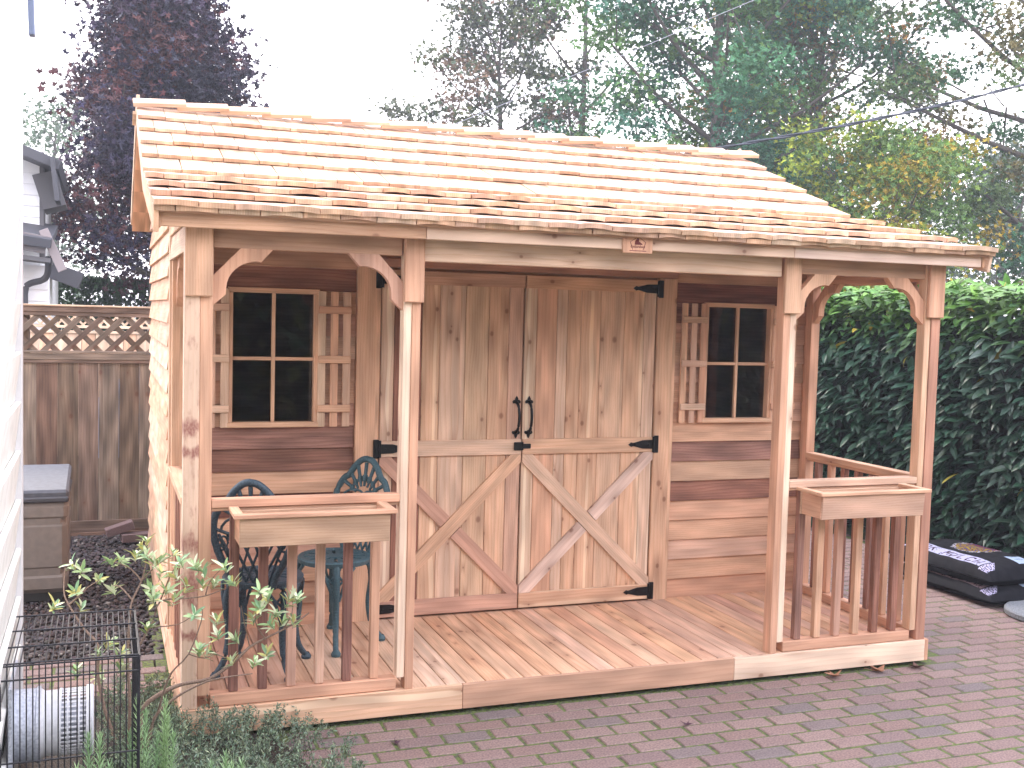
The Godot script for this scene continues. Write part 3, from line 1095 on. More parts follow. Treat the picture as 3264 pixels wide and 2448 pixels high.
func flower_box(xc: float, label: String, d: float, w: float):
	var t := thing("flower_box", V(xc, 0.815, 0.0), label, "planter", "flower boxes hung on the porch railings")
	var m := wood("clear", 3)
	var h := 0.118
	# sides lean outwards a little
	board(t, "front_board", V(0, h * 0.5, d - 0.012), V(w, h, 0.016), wood("clear", 3 if xc < 1 else 1), rx(0.10), 0)
	board(t, "back_board", V(0, h * 0.5, 0.012), V(w, h, 0.014), m, Basis(), 0)
	for s in [-1.0, 1.0]:
		board(t, "end_board", V(s * (w * 0.5 - 0.009), h * 0.5, d * 0.5), V(0.016, h - 0.004, d - 0.04), wood("clear2", 2), Basis(), 2)
	board(t, "bottom_board", V(0, 0.012, d * 0.5), V(w - 0.034, 0.014, d - 0.042), m, Basis(), 0)
	# flat lip round the top
	var yl := h + 0.008
	board(t, "lip", V(0, yl, d - 0.002), V(w + 0.05, 0.017, 0.04), wood("clear2", 2 if xc < 1 else 4), Basis(), 0)
	for s in [-1.0, 1.0]:
		board(t, "lip", V(s * (w * 0.5 + 0.005), yl, d * 0.5 - 0.008), V(0.04, 0.017, d - 0.03), wood("clear", 2), Basis(), 2)

# ---------------------------------------------------------------- house beside the camera
func left_house():
	var h := thing("white_house", V(-0.6, G, 0.0), "white lap-sided house wall with corner board beside the wire cage", "house")
	var paint := mottled("white_paint", [lin(0.72, 0.71, 0.66), lin(0.8, 0.79, 0.74), lin(0.84, 0.83, 0.79)], 6.0, 1.3, 0.6)
	var trim := mottled("trim_paint", [lin(0.62, 0.6, 0.6), lin(0.68, 0.66, 0.66)], 6.0, 1.3, 0.55)
	var ex := 0.1865
	for k in 25:
		var y := 0.08 + k * ex
		board(h, "siding_board", V(-0.014, y + ex * 0.5, 3.5), V(0.02, ex + 0.03, 6.92), paint, rz(-0.12), 2, 0.003)
	board(h, "sheathing", V(-0.05, 2.3, 3.5), V(0.04, 4.7, 7.0), trim, Basis(), 2)
	board(h, "corner_board", V(-0.005, 2.32, 0.012), V(0.034, 4.7, 0.055), trim, Basis(), 1, 0.004)
	board(h, "end_wall", V(-2.2, 2.32, 0.03), V(4.3, 4.7, 0.05), paint, Basis(), 0)
	board(h, "foundation", V(-0.04, 0.03, 3.5), V(0.05, 0.1, 7.0), std("concrete", lin(0.3, 0.29, 0.28), 0.9), Basis(), 2)
	# eave of the house above the corner
	var blue := std("blue_trim", lin(0.16, 0.2, 0.3), 0.6)
	board(h, "eave_board", V(0.028, 3.25, -0.04), V(0.022, 0.95, 0.05), blue, rz(0.03), 1)
	board(h, "soffit", V(-0.3, 4.7, 3.2), V(1.0, 0.05, 8.0), trim, Basis(), 2)
	board(h, "roof_slab", V(-1.6, 5.4, 3.2), V(4.2, 0.12, 8.2), std("roof_dark", lin(0.06, 0.055, 0.055), 0.9), rz(0.42), 2)

# ---------------------------------------------------------------- lattice fence
func fence():
	var f := thing("lattice_fence", V(0, G, -4.42), "weathered board fence topped with diagonal lattice behind the storage box", "fence")
	var m := [wood("fence", 0), wood("fence", 1), wood("fence", 3), wood("fence", 2), wood("fence", 5)]
	var x := -1.72
	while x < 1.2:
		board(f, "fence_board", V(x, 0.7, rng.randf_range(-0.004, 0.004)), V(0.1458 + rng.randf_range(-0.0015, 0.0), 1.24, 0.019), m[rng.randi() % 5], Basis(), 1)
		x += 0.1465
	board(f, "kick_board", V(-0.26, 0.065, 0.022), V(3.0, 0.085, 0.022), m[1], Basis(), 0)
	board(f, "kick_board", V(-0.26, 0.008, 0.03), V(3.0, 0.026, 0.03), m[4], Basis(), 0)
	for q in [[1.333, 0.030, 0.028], [1.367, 0.046, 0.040], [1.402, 0.018, 0.05], [1.688, 0.03, 0.028], [1.724, 0.042, 0.045]]:
		board(f, "fence_rail", V(-0.26, q[0], 0.012), V(3.0, q[1], q[2]), m[rng.randi() % 3], Basis(), 0)
	board(f, "cap_rail", V(-0.26, 1.752, 0.0), V(3.0, 0.012, 0.10), wood("shake", 6), Basis(), 0)
	for px in [-0.86, 1.2]: board(f, "fence_post", V(px, 0.86, -0.06), V(0.09, 1.74, 0.09), m[2], Basis(), 1)
	# lattice slats, cut to the opening: back layer leans left, front layer leans right
	var lo := 1.411
	var hi := 1.673
	var opening := PackedVector2Array([Vector2(-1.74, lo), Vector2(1.2, lo), Vector2(1.2, hi), Vector2(-1.74, hi)])
	for lay in [0, 1]:
		var sg := 1.0 if lay == 1 else -1.0
		var k := -15
		while k < 10:
			var c := Vector2(k * 0.1515 + lay * 0.02, 1.54)
			var d := Vector2(sg, 1.0).normalized()
			var n := Vector2(-d.y, d.x) * 0.0205
			var poly := PackedVector2Array([c - d * 0.5 - n, c + d * 0.5 - n, c + d * 0.5 + n, c - d * 0.5 + n])
			var res := Geometry2D.intersect_polygons(poly, opening)
			k += 1
			if res.is_empty(): continue
			var loc := PackedVector2Array()
			for p in res[0]: loc.append(Vector2((p - c).dot(Vector2(-d.y, d.x)), (p - c).dot(d)))
			part(f, "lattice_slat", extrude(loc, 0.008), m[rng.randi() % 3], Transform3D(Basis(V(-d.y, d.x, 0), V(d.x, d.y, 0), V(0, 0, 1)), V(c.x, c.y, 0.004 + lay * 0.0085)))

# ---------------------------------------------------------------- beyond the fence
func neighbours():
	# pale fence farther off, seen through the lattice
	var f := thing("pale_fence", V(0, G, -9.0), "pale board fence with fine lattice seen through the brown lattice", "fence")
	for i in 26:
		board(f, "fence_board", V(-2.4 + i * 0.15, 0.72, 0), V(0.146, 1.42, 0.02), wood("shake", [0, 2, 6][i % 3]), Basis(), 1)
	for y in [1.44, 1.50, 1.73]: board(f, "fence_rail", V(-0.5, y, 0.015), V(4.0, 0.03, 0.04), wood("shake", 6), Basis(), 0)
	for i in 44:
		for s in [-1.0, 1.0]:
			board(f, "lattice_slat", V(-2.4 + i * 0.09, 1.615, 0.008 * s), V(0.022, 0.30, 0.007), wood("shake", 6), rz(s * PI / 4), 1, 0.001)
	# neighbour's white house with two dark eaves
	var h := thing("neighbour_house", V(0, G, -9.6), "white house with dark eaves and a curved downspout beyond the fence", "house")
	var white := mottled("nb_paint", [lin(0.74, 0.74, 0.76), lin(0.8, 0.8, 0.82)], 4.0, 1.0, 0.6)
	var dark := std("nb_dark", lin(0.055, 0.055, 0.065), 0.6)
	var soft := std("nb_soffit", lin(0.10, 0.095, 0.10), 0.7)
	board(h, "wall_core", V(-2.95, 1.1, -1.55), V(4.1, 2.2, 3.0), white, Basis(), 0)
	board(h, "wall_core", V(-3.05, 2.85, -1.75), V(4.1, 1.5, 3.0), white, Basis(), 0)
	for k in 16:
		board(h, "siding_board", V(-2.95, 0.1 + k * 0.135, -0.04), V(4.1, 0.15, 0.014), white, rx(-0.1), 0, 0.002)
	for k in 10:
		board(h, "siding_board", V(-3.05, 2.2 + k * 0.13, -0.235), V(4.1, 0.145, 0.014), white, rx(-0.1), 0, 0.002)
	# upper window frame at the corner
	board(h, "upper_corner", V(-0.985, 2.9, -0.4), V(0.05, 1.3, 0.36), soft, Basis(), 1)
	# roofs: slabs with fascia, sloping down to the right
	board(h, "upper_roof", V(-1.75, 3.72, -1.3), V(2.1, 0.11, 3.2), dark, rz(-0.36), 0)
	board(h, "upper_fascia", V(-0.82, 3.18, -0.3), V(0.05, 0.5, 1.5), dark, rz(0.12), 2)
	board(h, "upper_soffit", V(-0.9, 3.1, -0.5), V(0.26, 0.42, 0.8), soft, rz(0.3), 2)
	board(h, "lower_roof", V(-1.5, 2.62, 0.15), V(1.35, 0.1, 1.2), dark, rz(-0.12) * rx(0.2), 0)
	board(h, "lower_fascia", V(-1.45, 2.50, 0.62), V(1.12, 0.2, 0.04), std("nb_fascia", lin(0.16, 0.14, 0.145), 0.6), rz(-0.16), 0)
	board(h, "gutter", V(-0.83, 2.36, 0.55), V(0.1, 0.5, 0.12), std("nb_gutter", lin(0.25, 0.21, 0.21), 0.5), rz(0.42), 1)
	board(h, "lower_soffit", V(-1.45, 2.3, 0.25), V(1.2, 0.05, 0.75), soft, rz(-0.1), 0)
	board(h, "rear_eave", V(-0.72, 2.1, -0.6), V(0.36, 0.2, 0.6), dark, rz(-0.35), 0)
	part(h, "downspout", tube(smooth_pts([V(-0.885, 2.28, 0.5), V(-0.89, 2.12, 0.4), V(-0.95, 2.03, 0.2), V(-1.1, 1.98, 0.1), V(-1.15, 1.9, 0.08), V(-1.155, 1.6, 0.08), V(-1.155, 0.05, 0.08)]), 0.038, 0.038, 8), dark)
	# clipped cedar hedges in the far garden
	for q in [[-0.62, 0.82, "clipped green cedar hedge block behind the fence, next to the white house"], [0.32, 0.85, "clipped green cedar hedge block behind the fence, under the purple tree"]]:
		var b := thing("cedar_hedge", V(q[0], G, -14.2), q[2], "hedge", "clipped cedar hedges in the far garden")
		leaf_box(b, q[1], 2.1, 0.9, 5200)
	# parked car glimpsed through the lattice
	var c := thing("parked_car", V(1.6, G, -7.0), "pale blue car parked behind the lattice fence", "car")
	var blue := std("car_blue", lin(0.28, 0.42, 0.62), 0.25, 0.1)
	var prof := PackedVector2Array([Vector2(-1.95, 0.35), Vector2(-1.98, 0.7), Vector2(-1.85, 0.95), Vector2(-1.6, 1.02), Vector2(-1.35, 1.36), Vector2(-1.1, 1.47), Vector2(0.1, 1.5), Vector2(0.55, 1.42), Vector2(1.05, 1.0), Vector2(1.7, 0.9), Vector2(1.95, 0.7), Vector2(1.95, 0.35)])
	part(c, "body", extrude(prof, 1.6), blue)
	var gl := std("car_glass", lin(0.02, 0.025, 0.03), 0.1)
	for s in [-1.0, 1.0]:
		part(c, "window", extrude(PackedVector2Array([Vector2(-1.35, 1.04), Vector2(-1.18, 1.36), Vector2(0.05, 1.4), Vector2(0.4, 1.34), Vector2(0.75, 1.04)]), 0.012), gl, Transform3D(Basis(), V(0, 0, s * 0.801)))
		for wx in [-1.3, 1.25]:
			var w := grp(c, "wheel")
			w.position = V(wx, 0.32, s * 0.74)
			part(w, "tyre", lathe([[0.2, -0.1], [0.31, -0.1], [0.32, -0.06], [0.32, 0.06], [0.31, 0.1], [0.2, 0.1]], 24), std("rubber", lin(0.02, 0.02, 0.02), 0.9), Transform3D(rx(PI / 2), Vector3()))
			part(w, "rim", lathe([[0.0, -0.09], [0.2, -0.085], [0.2, 0.085], [0.0, 0.09]], 16), std("alloy", lin(0.4, 0.4, 0.42), 0.4, 0.8), Transform3D(rx(PI / 2), Vector3()))

# ---------------------------------------------------------------- foliage
func scatter(parent: Node, called: String, mesh: Mesh, mat: Material, xfs: Array, cols: Array) -> MultiMeshInstance3D:
	var mm := MultiMesh.new()
	mm.transform_format = MultiMesh.TRANSFORM_3D
	mm.use_colors = true
	mm.mesh = mesh
	mm.instance_count = xfs.size()
	for i in xfs.size():
		mm.set_instance_transform(i, xfs[i])
		mm.set_instance_color(i, cols[i])
	var o := MultiMeshInstance3D.new()
	o.multimesh = mm
	o.material_override = mat
	o.name = called
	parent.add_child(o, true)
	o.set_meta("kind", "stuff")
	return o

func leaf_mesh(L: float, w: float, droop: float, fold: float, seg := 4) -> ArrayMesh:
	# blade along +z, face up, drooping to the tip and folded along the rib
	var st := SurfaceTool.new()
	st.begin(Mesh.PRIMITIVE_TRIANGLES)
	st.set_smooth_group(-1)
	var rows := []
	for i in seg + 1:
		var t := float(i) / seg
		var ww: float = w * 0.5 * pow(sin(PI * clamp(t * 0.94 + 0.03, 0, 1)), 0.75)
		var y := -droop * t * t
		rows.append([V(-ww, y + fold * ww, t * L), V(0, y, t * L), V(ww, y + fold * ww, t * L)])
	for i in seg:
		for k in 2:
			quad(st, rows[i][k], rows[i][k + 1], rows[i + 1][k + 1], rows[i + 1][k], Vector2(), Vector2(1, 0), Vector2(1, 1), Vector2(0, 1))
	return st.commit()

func maple_leaf(s: float) -> ArrayMesh:
	var st := SurfaceTool.new()
	st.begin(Mesh.PRIMITIVE_TRIANGLES)
	var p := []
	var prof := [0.35, 0.85, 0.5, 1.0, 0.45, 1.1, 0.45, 1.0, 0.5, 0.85]
	for i in 10:
		var a := -PI / 2 + TAU * i / 10.0
		p.append(V(cos(a) * prof[i] * s * 0.5, 0.06 * s * (1 if i % 2 else -1), sin(a) * prof[i] * s * 0.5))
	for i in 10: tri(st, Vector3(), p[i], p[(i + 1) % 10])
	return st.commit()

func oriented(pos: Vector3, dir: Vector3, up: Vector3, s := 1.0) -> Transform3D:
	var z := dir.normalized()
	var x := up.cross(z)
	if x.length() < 0.01: x = Vector3.RIGHT.cross(z)
	x = x.normalized()
	return Transform3D(Basis(x * s, z.cross(x) * s, z * s), pos)

func rvec() -> Vector3:
	return Vector3(rng.randfn(), rng.randfn(), rng.randfn()).normalized()

func jitter(c: Color, a: float) -> Color:
	var f := 1.0 + rng.randf_range(-a, a)
	return Color(c.r * f * (1.0 + rng.randf_range(-a, a) * 0.4), c.g * f, c.b * f * (1.0 + rng.randf_range(-a, a) * 0.4))

func leaf_box(parent: Node, w: float, h: float, d: float, n: int):
	# clipped hedge: small sprays over the faces of a block with bulges
	var m := leaf_mesh(0.09, 0.05, 0.02, 0.3, 2)
	var xfs := []
	var cols := []
	for i in n:
		var p := V(rng.randf_range(-0.5, 0.5) * w, rng.randf_range(0.02, 1.0) * h, rng.randf_range(-0.5, 0.5) * d)
		var nrm := V(0, 0, 1)
		var r := rng.randf()
		if r < 0.55:
			p.z = d * 0.5
		elif r < 0.8:
			p.y = h
			nrm = V(0, 1, 0)
		else:
			nrm = V(1 if rng.randf() < 0.5 else -1, 0, 0)
			p.x = nrm.x * w * 0.5
		p += nrm * (0.06 * noise.get_noise_3d(p.x * 60, p.y * 60, p.z * 60) - rng.randf() * 0.1)
		xfs.append(oriented(p, nrm + V(0, 0.6, 0) + rvec() * 0.7, rvec(), rng.randf_range(0.7, 1.3)))
		cols.append(jitter(Color(0.035, 0.075, 0.025), 0.4))
	scatter(parent, "foliage", m, leaf_mat("cedar_leaf", 0.7), xfs, cols)
	board(parent, "trunk", V(0, h * 0.35, 0), V(0.12, h * 0.7, 0.12), wood("dark", 5), Basis(), 1)

func hedge_x(z: float) -> float: return 5.98 + 0.14 * z

func hedge():
	var hd := thing("laurel_hedge", V(6.4, G, -2.5), "tall dark laurel hedge with glossy drooping leaves behind the mulch bags", "hedge")
	var o := hd.position
	var ms := [leaf_mesh(0.125, 0.048, 0.035, 0.22), leaf_mesh(0.11, 0.044, 0.05, 0.3), leaf_mesh(0.14, 0.05, 0.025, 0.18)]
	var H := 2.06
	var all := []
	for i in 21000:
		var z := rng.randf_range(-7.5, 1.6)
		var fx := hedge_x(z)
		var top := rng.randf() < 0.32
		var p: Vector3
		var nrm: Vector3
		var depth := rng.randf() * rng.randf() * 0.34
		if top:
			p = V(fx + rng.randf_range(-0.05, 0.9), H - depth, z)
			nrm = V(-0.15, 1, 0)
		else:
			p = V(fx + depth, rng.randf_range(0.03, 1.0) * H, z)
			nrm = V(-1, 0.15, 0)
			# face bulges; rounded shoulder at the top
			p.x += 0.09 * pow(max(0.0, (p.y - 1.6) / 0.45), 2.0)
		var bul := noise.get_noise_3d(p.x * 55, p.y * 75, p.z * 75) * 0.13
		p += nrm * bul
		var dir := nrm * rng.randf_range(0.3, 1.0) + V(rng.randfn() * 0.35, rng.randf_range(-0.75, 0.15), rng.randfn() * 0.5)
		if top: dir = V(rng.randfn() - 0.4, rng.randf_range(-0.15, 0.7), rng.randfn() * 0.9)
		var up := V(-0.35, 1.0, 0.1) + rvec() * 0.45
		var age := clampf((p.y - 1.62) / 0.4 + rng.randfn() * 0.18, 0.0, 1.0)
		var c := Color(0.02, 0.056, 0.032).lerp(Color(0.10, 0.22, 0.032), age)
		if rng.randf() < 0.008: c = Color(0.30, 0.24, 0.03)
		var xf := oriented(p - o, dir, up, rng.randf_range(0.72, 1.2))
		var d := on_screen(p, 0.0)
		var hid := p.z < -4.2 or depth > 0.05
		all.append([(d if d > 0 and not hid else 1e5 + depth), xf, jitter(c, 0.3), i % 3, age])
	all.sort_custom(func(a, b): return a[0] < b[0])
	var lm := []
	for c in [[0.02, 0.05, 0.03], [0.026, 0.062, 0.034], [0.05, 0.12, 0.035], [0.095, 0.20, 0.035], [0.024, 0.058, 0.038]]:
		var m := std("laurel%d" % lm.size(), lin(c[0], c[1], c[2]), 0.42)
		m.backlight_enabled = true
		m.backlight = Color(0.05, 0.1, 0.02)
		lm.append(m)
	var xs := [[], [], []]
	var cs := [[], [], []]
	for i in all.size():
		var a = all[i]
		if i < 300:
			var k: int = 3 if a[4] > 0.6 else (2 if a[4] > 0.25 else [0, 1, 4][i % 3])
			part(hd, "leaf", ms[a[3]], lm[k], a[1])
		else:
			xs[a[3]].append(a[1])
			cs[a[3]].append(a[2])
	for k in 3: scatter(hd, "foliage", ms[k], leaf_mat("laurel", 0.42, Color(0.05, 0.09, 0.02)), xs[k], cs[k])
	# stems inside
	var st := SurfaceTool.new()
	st.begin(Mesh.PRIMITIVE_TRIANGLES)
	for i in 60:
		var z := -7.4 + i * 0.15
		var b := V(hedge_x(z) + 0.35 + rng.randf_range(-0.1, 0.15), 0, z)
		tube_to(st, [b - o + V(0, G, 0), b - o + V(rng.randfn() * 0.06, 1.0, rng.randfn() * 0.08), b - o + V(rng.randfn() * 0.1, 1.9, rng.randfn() * 0.15)], 0.028, 0.008, 5)
		for j in 5:
			var y := 0.3 + j * 0.33
			tube_to(st, [b - o + V(0, y, 0), b - o + V(-0.2 + rng.randfn() * 0.06, y + 0.16, rng.randfn() * 0.2)], 0.009, 0.004, 4)
	part(hd, "stems", st.commit(), std("bark_dark", lin(0.03, 0.024, 0.018), 0.9))
	# solid box added inside the hedge, coloured near black for its inner shade
	var core := part(hd, "shade_core", bevel_box(V(0.3, 1.8, 9.1), 2, Vector2(), 0.05), mottled("hedge_core", [lin(0.012, 0.014, 0.008), lin(0.02, 0.026, 0.012), lin(0.03, 0.025, 0.015)], 20.0, 4.0, 0.95, 6.0), Transform3D(ry(0.139), V(hedge_x(-2.95) + 0.62, 0.92, -2.95) - o))

func make_tree(called: String, label: String, group: String, at: Vector3, H: float, r0: float, cb: float, R: float, prof: Callable, limbs: int, clumps: int, per: int, lsize: float, cols: Array, opt := {}):
	var t := thing(called, at, label, "tree", group)
	var st := SurfaceTool.new()
	st.begin(Mesh.PRIMITIVE_TRIANGLES)
	var lean: Vector3 = opt.get("lean", V(0, 0, 0))
	var sig: float = opt.get("sigma", 0.26)
	var trunk := []
	for i in 8:
		var k := i / 7.0
		trunk.append(V(0, H * 0.97 * k, 0) + lean * k * k + V(rng.randfn(), 0, rng.randfn()) * 0.05 * H * 0.12 * k)
	tube_to(st, trunk, r0, r0 * 0.12, 8)
	var xfs := []
	var cc := []
	for i in limbs:
		var tt := (i + rng.randf()) / limbs
		var k: float = lerp(cb, 0.97, tt)
		var ki := k * 7.0
		var base: Vector3 = trunk[int(ki)].lerp(trunk[min(int(ki) + 1, 7)], ki - floor(ki))
		var az := i * 2.399 + rng.randfn() * 0.3
		var L: float = R * prof.call(tt) * rng.randf_range(0.75, 1.12)
		var el: float = lerp(0.25, 0.95, tt) + rng.randfn() * 0.12 + opt.get("rise", 0.0)
		var dir := V(cos(az) * cos(el), sin(el), sin(az) * cos(el))
		var p1 := base + dir * L * 0.5 + V(0, -0.03 * L, 0)
		var p2 := base + dir * L + V(rng.randfn() * 0.05 * L, 0.05 * L, rng.randfn() * 0.05 * L)
		tube_to(st, smooth_pts([base, p1, p2], 3), r0 * 0.33 * (1.0 - tt * 0.6), r0 * 0.06, 5)
		var spots := [p2]
		for j in clumps - 1:
			var q := base.lerp(p2, rng.randf_range(0.35, 1.0))
			var sub := q + (dir * 0.5 + rvec()).normalized() * L * rng.randf_range(0.15, 0.42)
			tube_to(st, [q, sub], r0 * 0.07, r0 * 0.025, 4)
			spots.append(sub)
		for s in spots:
			var c0: Color = cols[rng.randi() % cols.size()]
			var hue := noise.get_noise_3d(s.x * 30.0, s.y * 30.0, s.z * 30.0)
			for n in int(per * rng.randf_range(0.6, 1.3)):
				var p: Vector3 = s + V(rng.randfn() * sig, rng.randfn() * sig * 0.62, rng.randfn() * sig)
				var up := (V(0, 1, 0) + rvec() * 0.9).normalized()
				xfs.append(oriented(p, rvec() + V(0, -0.25, 0), up, lsize * rng.randf_range(0.7, 1.3)))
				cc.append(jitter(c0, 0.3 + 0.1 * hue))
	part(t, "trunk", st.commit(), mottled("bark", [lin(0.05, 0.042, 0.035), lin(0.1, 0.085, 0.07), lin(0.14, 0.12, 0.1)], 18.0, 2.0, 0.95, 5.0))
	if xfs.size() > 0:
		scatter(t, "crown", maple_leaf(1.0) if opt.get("maple", true) else leaf_mesh(1.2, 0.5, 0.15, 0.2, 2), leaf_mat(opt.get("mat", "tree_leaf"), 0.55, opt.get("back", Color(0.22, 0.3, 0.06))), xfs, cc)
	return t

func trees():
	var round_ := func(t): return sqrt(max(0.05, sin(PI * (0.12 + 0.82 * t))))
	var cone := func(t): return 1.0 - 0.72 * t
	var slim := func(t): return 1.0 - 0.83 * t
	var cols_p := [Color(0.04, 0.024, 0.045), Color(0.03, 0.024, 0.05), Color(0.05, 0.03, 0.045), Color(0.03, 0.028, 0.045), Color(0.08, 0.03, 0.03)]
	make_tree("purple_plum_tree", "purple-leaved tree rising behind the shed's left roof end", "", V(0.5, G, -13.0), 7.6, 0.17, 0.27, 1.95, slim, 40, 8, 130, 0.12, cols_p, {"sigma": 0.26, "mat": "plum", "back": Color(0.05, 0.015, 0.03)})
	var green := [Color(0.055, 0.16, 0.08), Color(0.065, 0.18, 0.08), Color(0.05, 0.15, 0.09), Color(0.10, 0.2, 0.055)]
	var turn := [Color(0.10, 0.13, 0.045), Color(0.24, 0.11, 0.035), Color(0.07, 0.13, 0.055), Color(0.3, 0.15, 0.03), Color(0.13, 0.11, 0.05)]
	var yellow := [Color(0.26, 0.31, 0.035), Color(0.16, 0.24, 0.04), Color(0.34, 0.25, 0.03), Color(0.10, 0.18, 0.045)]
	make_tree("thin_maple", "sparse pale maple with reddening leaves above the middle of the ridge", "trees beyond the yard", V(8.0, G, -19.0), 8.6, 0.15, 0.28, 2.5, round_, 28, 6, 90, 0.125, [Color(0.09, 0.10, 0.06), Color(0.1, 0.12, 0.05), Color(0.16, 0.10, 0.06), Color(0.08, 0.11, 0.06)], {"sigma": 0.25})
	make_tree("bare_tree", "nearly bare forked tree between the pale maple and the green maple", "trees beyond the yard", V(9.6, G, -18.0), 10.5, 0.16, 0.42, 2.3, round_, 9, 3, 8, 0.12, turn, {"sigma": 0.2, "rise": 0.35})
	make_tree("green_maple", "big green maple above the right half of the ridge", "trees beyond the yard", V(10.6, G, -14.0), 9.8, 0.24, 0.2, 3.2, round_, 40, 6, 180, 0.12, green, {"sigma": 0.27})
	make_tree("orange_maple", "maple turning orange behind the overhead cable", "trees beyond the yard", V(14.0, G, -15.5), 9.5, 0.22, 0.16, 3.0, round_, 38, 6, 150, 0.12, turn + yellow, {"sigma": 0.27})
	make_tree("yellow_maple", "low yellow-green maple behind the roof's right end", "trees beyond the yard", V(11.6, G, -10.2), 4.3, 0.1, 0.2, 1.9, round_, 26, 6, 110, 0.1, yellow, {"sigma": 0.22, "back": Color(0.4, 0.42, 0.05)})
	make_tree("broad_maple", "broad dark green maple leaning over the laurel hedge", "trees beyond the yard", V(15.4, G, -9.6), 9.6, 0.27, 0.2, 3.7, round_, 36, 5, 180, 0.115, [Color(0.05, 0.14, 0.07), Color(0.065, 0.155, 0.07), Color(0.095, 0.15, 0.05), Color(0.15, 0.13, 0.045)], {"sigma": 0.28, "lean": V(-1.2, 0, 0.3)})
	make_tree("pale_tree", "hazy pale green tree behind the neighbour's white house", "", V(-1.6, G, -30.0), 7.0, 0.2, 0.12, 2.3, round_, 22, 5, 50, 0.15, [Color(0.10, 0.15, 0.09), Color(0.12, 0.17, 0.10)], {"sigma": 0.4})
	for q in [[20.0, -27.0, "far hazy green tree above the end of the laurel hedge"], [27.5, -24.0, "far hazy green tree beyond the broad dark maple"], [15.5, -32.0, "far hazy green tree behind the low yellow maple"]]:
		make_tree("distant_tree", q[2], "trees in the haze", V(q[0], G, q[1]), 6.6, 0.2, 0.1, 3.6, round_, 24, 5, 60, 0.22, [Color(0.07, 0.11, 0.06), Color(0.08, 0.12, 0.07)], {"sigma": 0.5})
	# trees behind the photographer: the dark window panes mirror them
	var dark := [Color(0.04, 0.07, 0.03), Color(0.03, 0.06, 0.03), Color(0.09, 0.1, 0.03)]
	for q in [[1.8, 9.5, 3.3, "dark bushy evergreen standing opposite the left window"], [4.2, 11.5, 3.6, "dark bushy evergreen standing opposite the double doors"], [6.9, 11.0, 3.5, "dark bushy evergreen standing opposite the porch's middle posts"], [9.3, 9.6, 3.3, "dark bushy evergreen standing opposite the right window"], [11.6, 8.6, 3.2, "dark bushy evergreen standing opposite the porch's right post"]]:
		make_tree("dark_evergreen", q[3], "trees behind the photographer", V(q[0], G, q[1]), q[2], 0.14, 0.04, 1.75, round_, 40, 6, 30, 0.3, dark, {"sigma": 0.42, "maple": false, "mat": "conifer", "back": Color(0.02, 0.04, 0.01)})

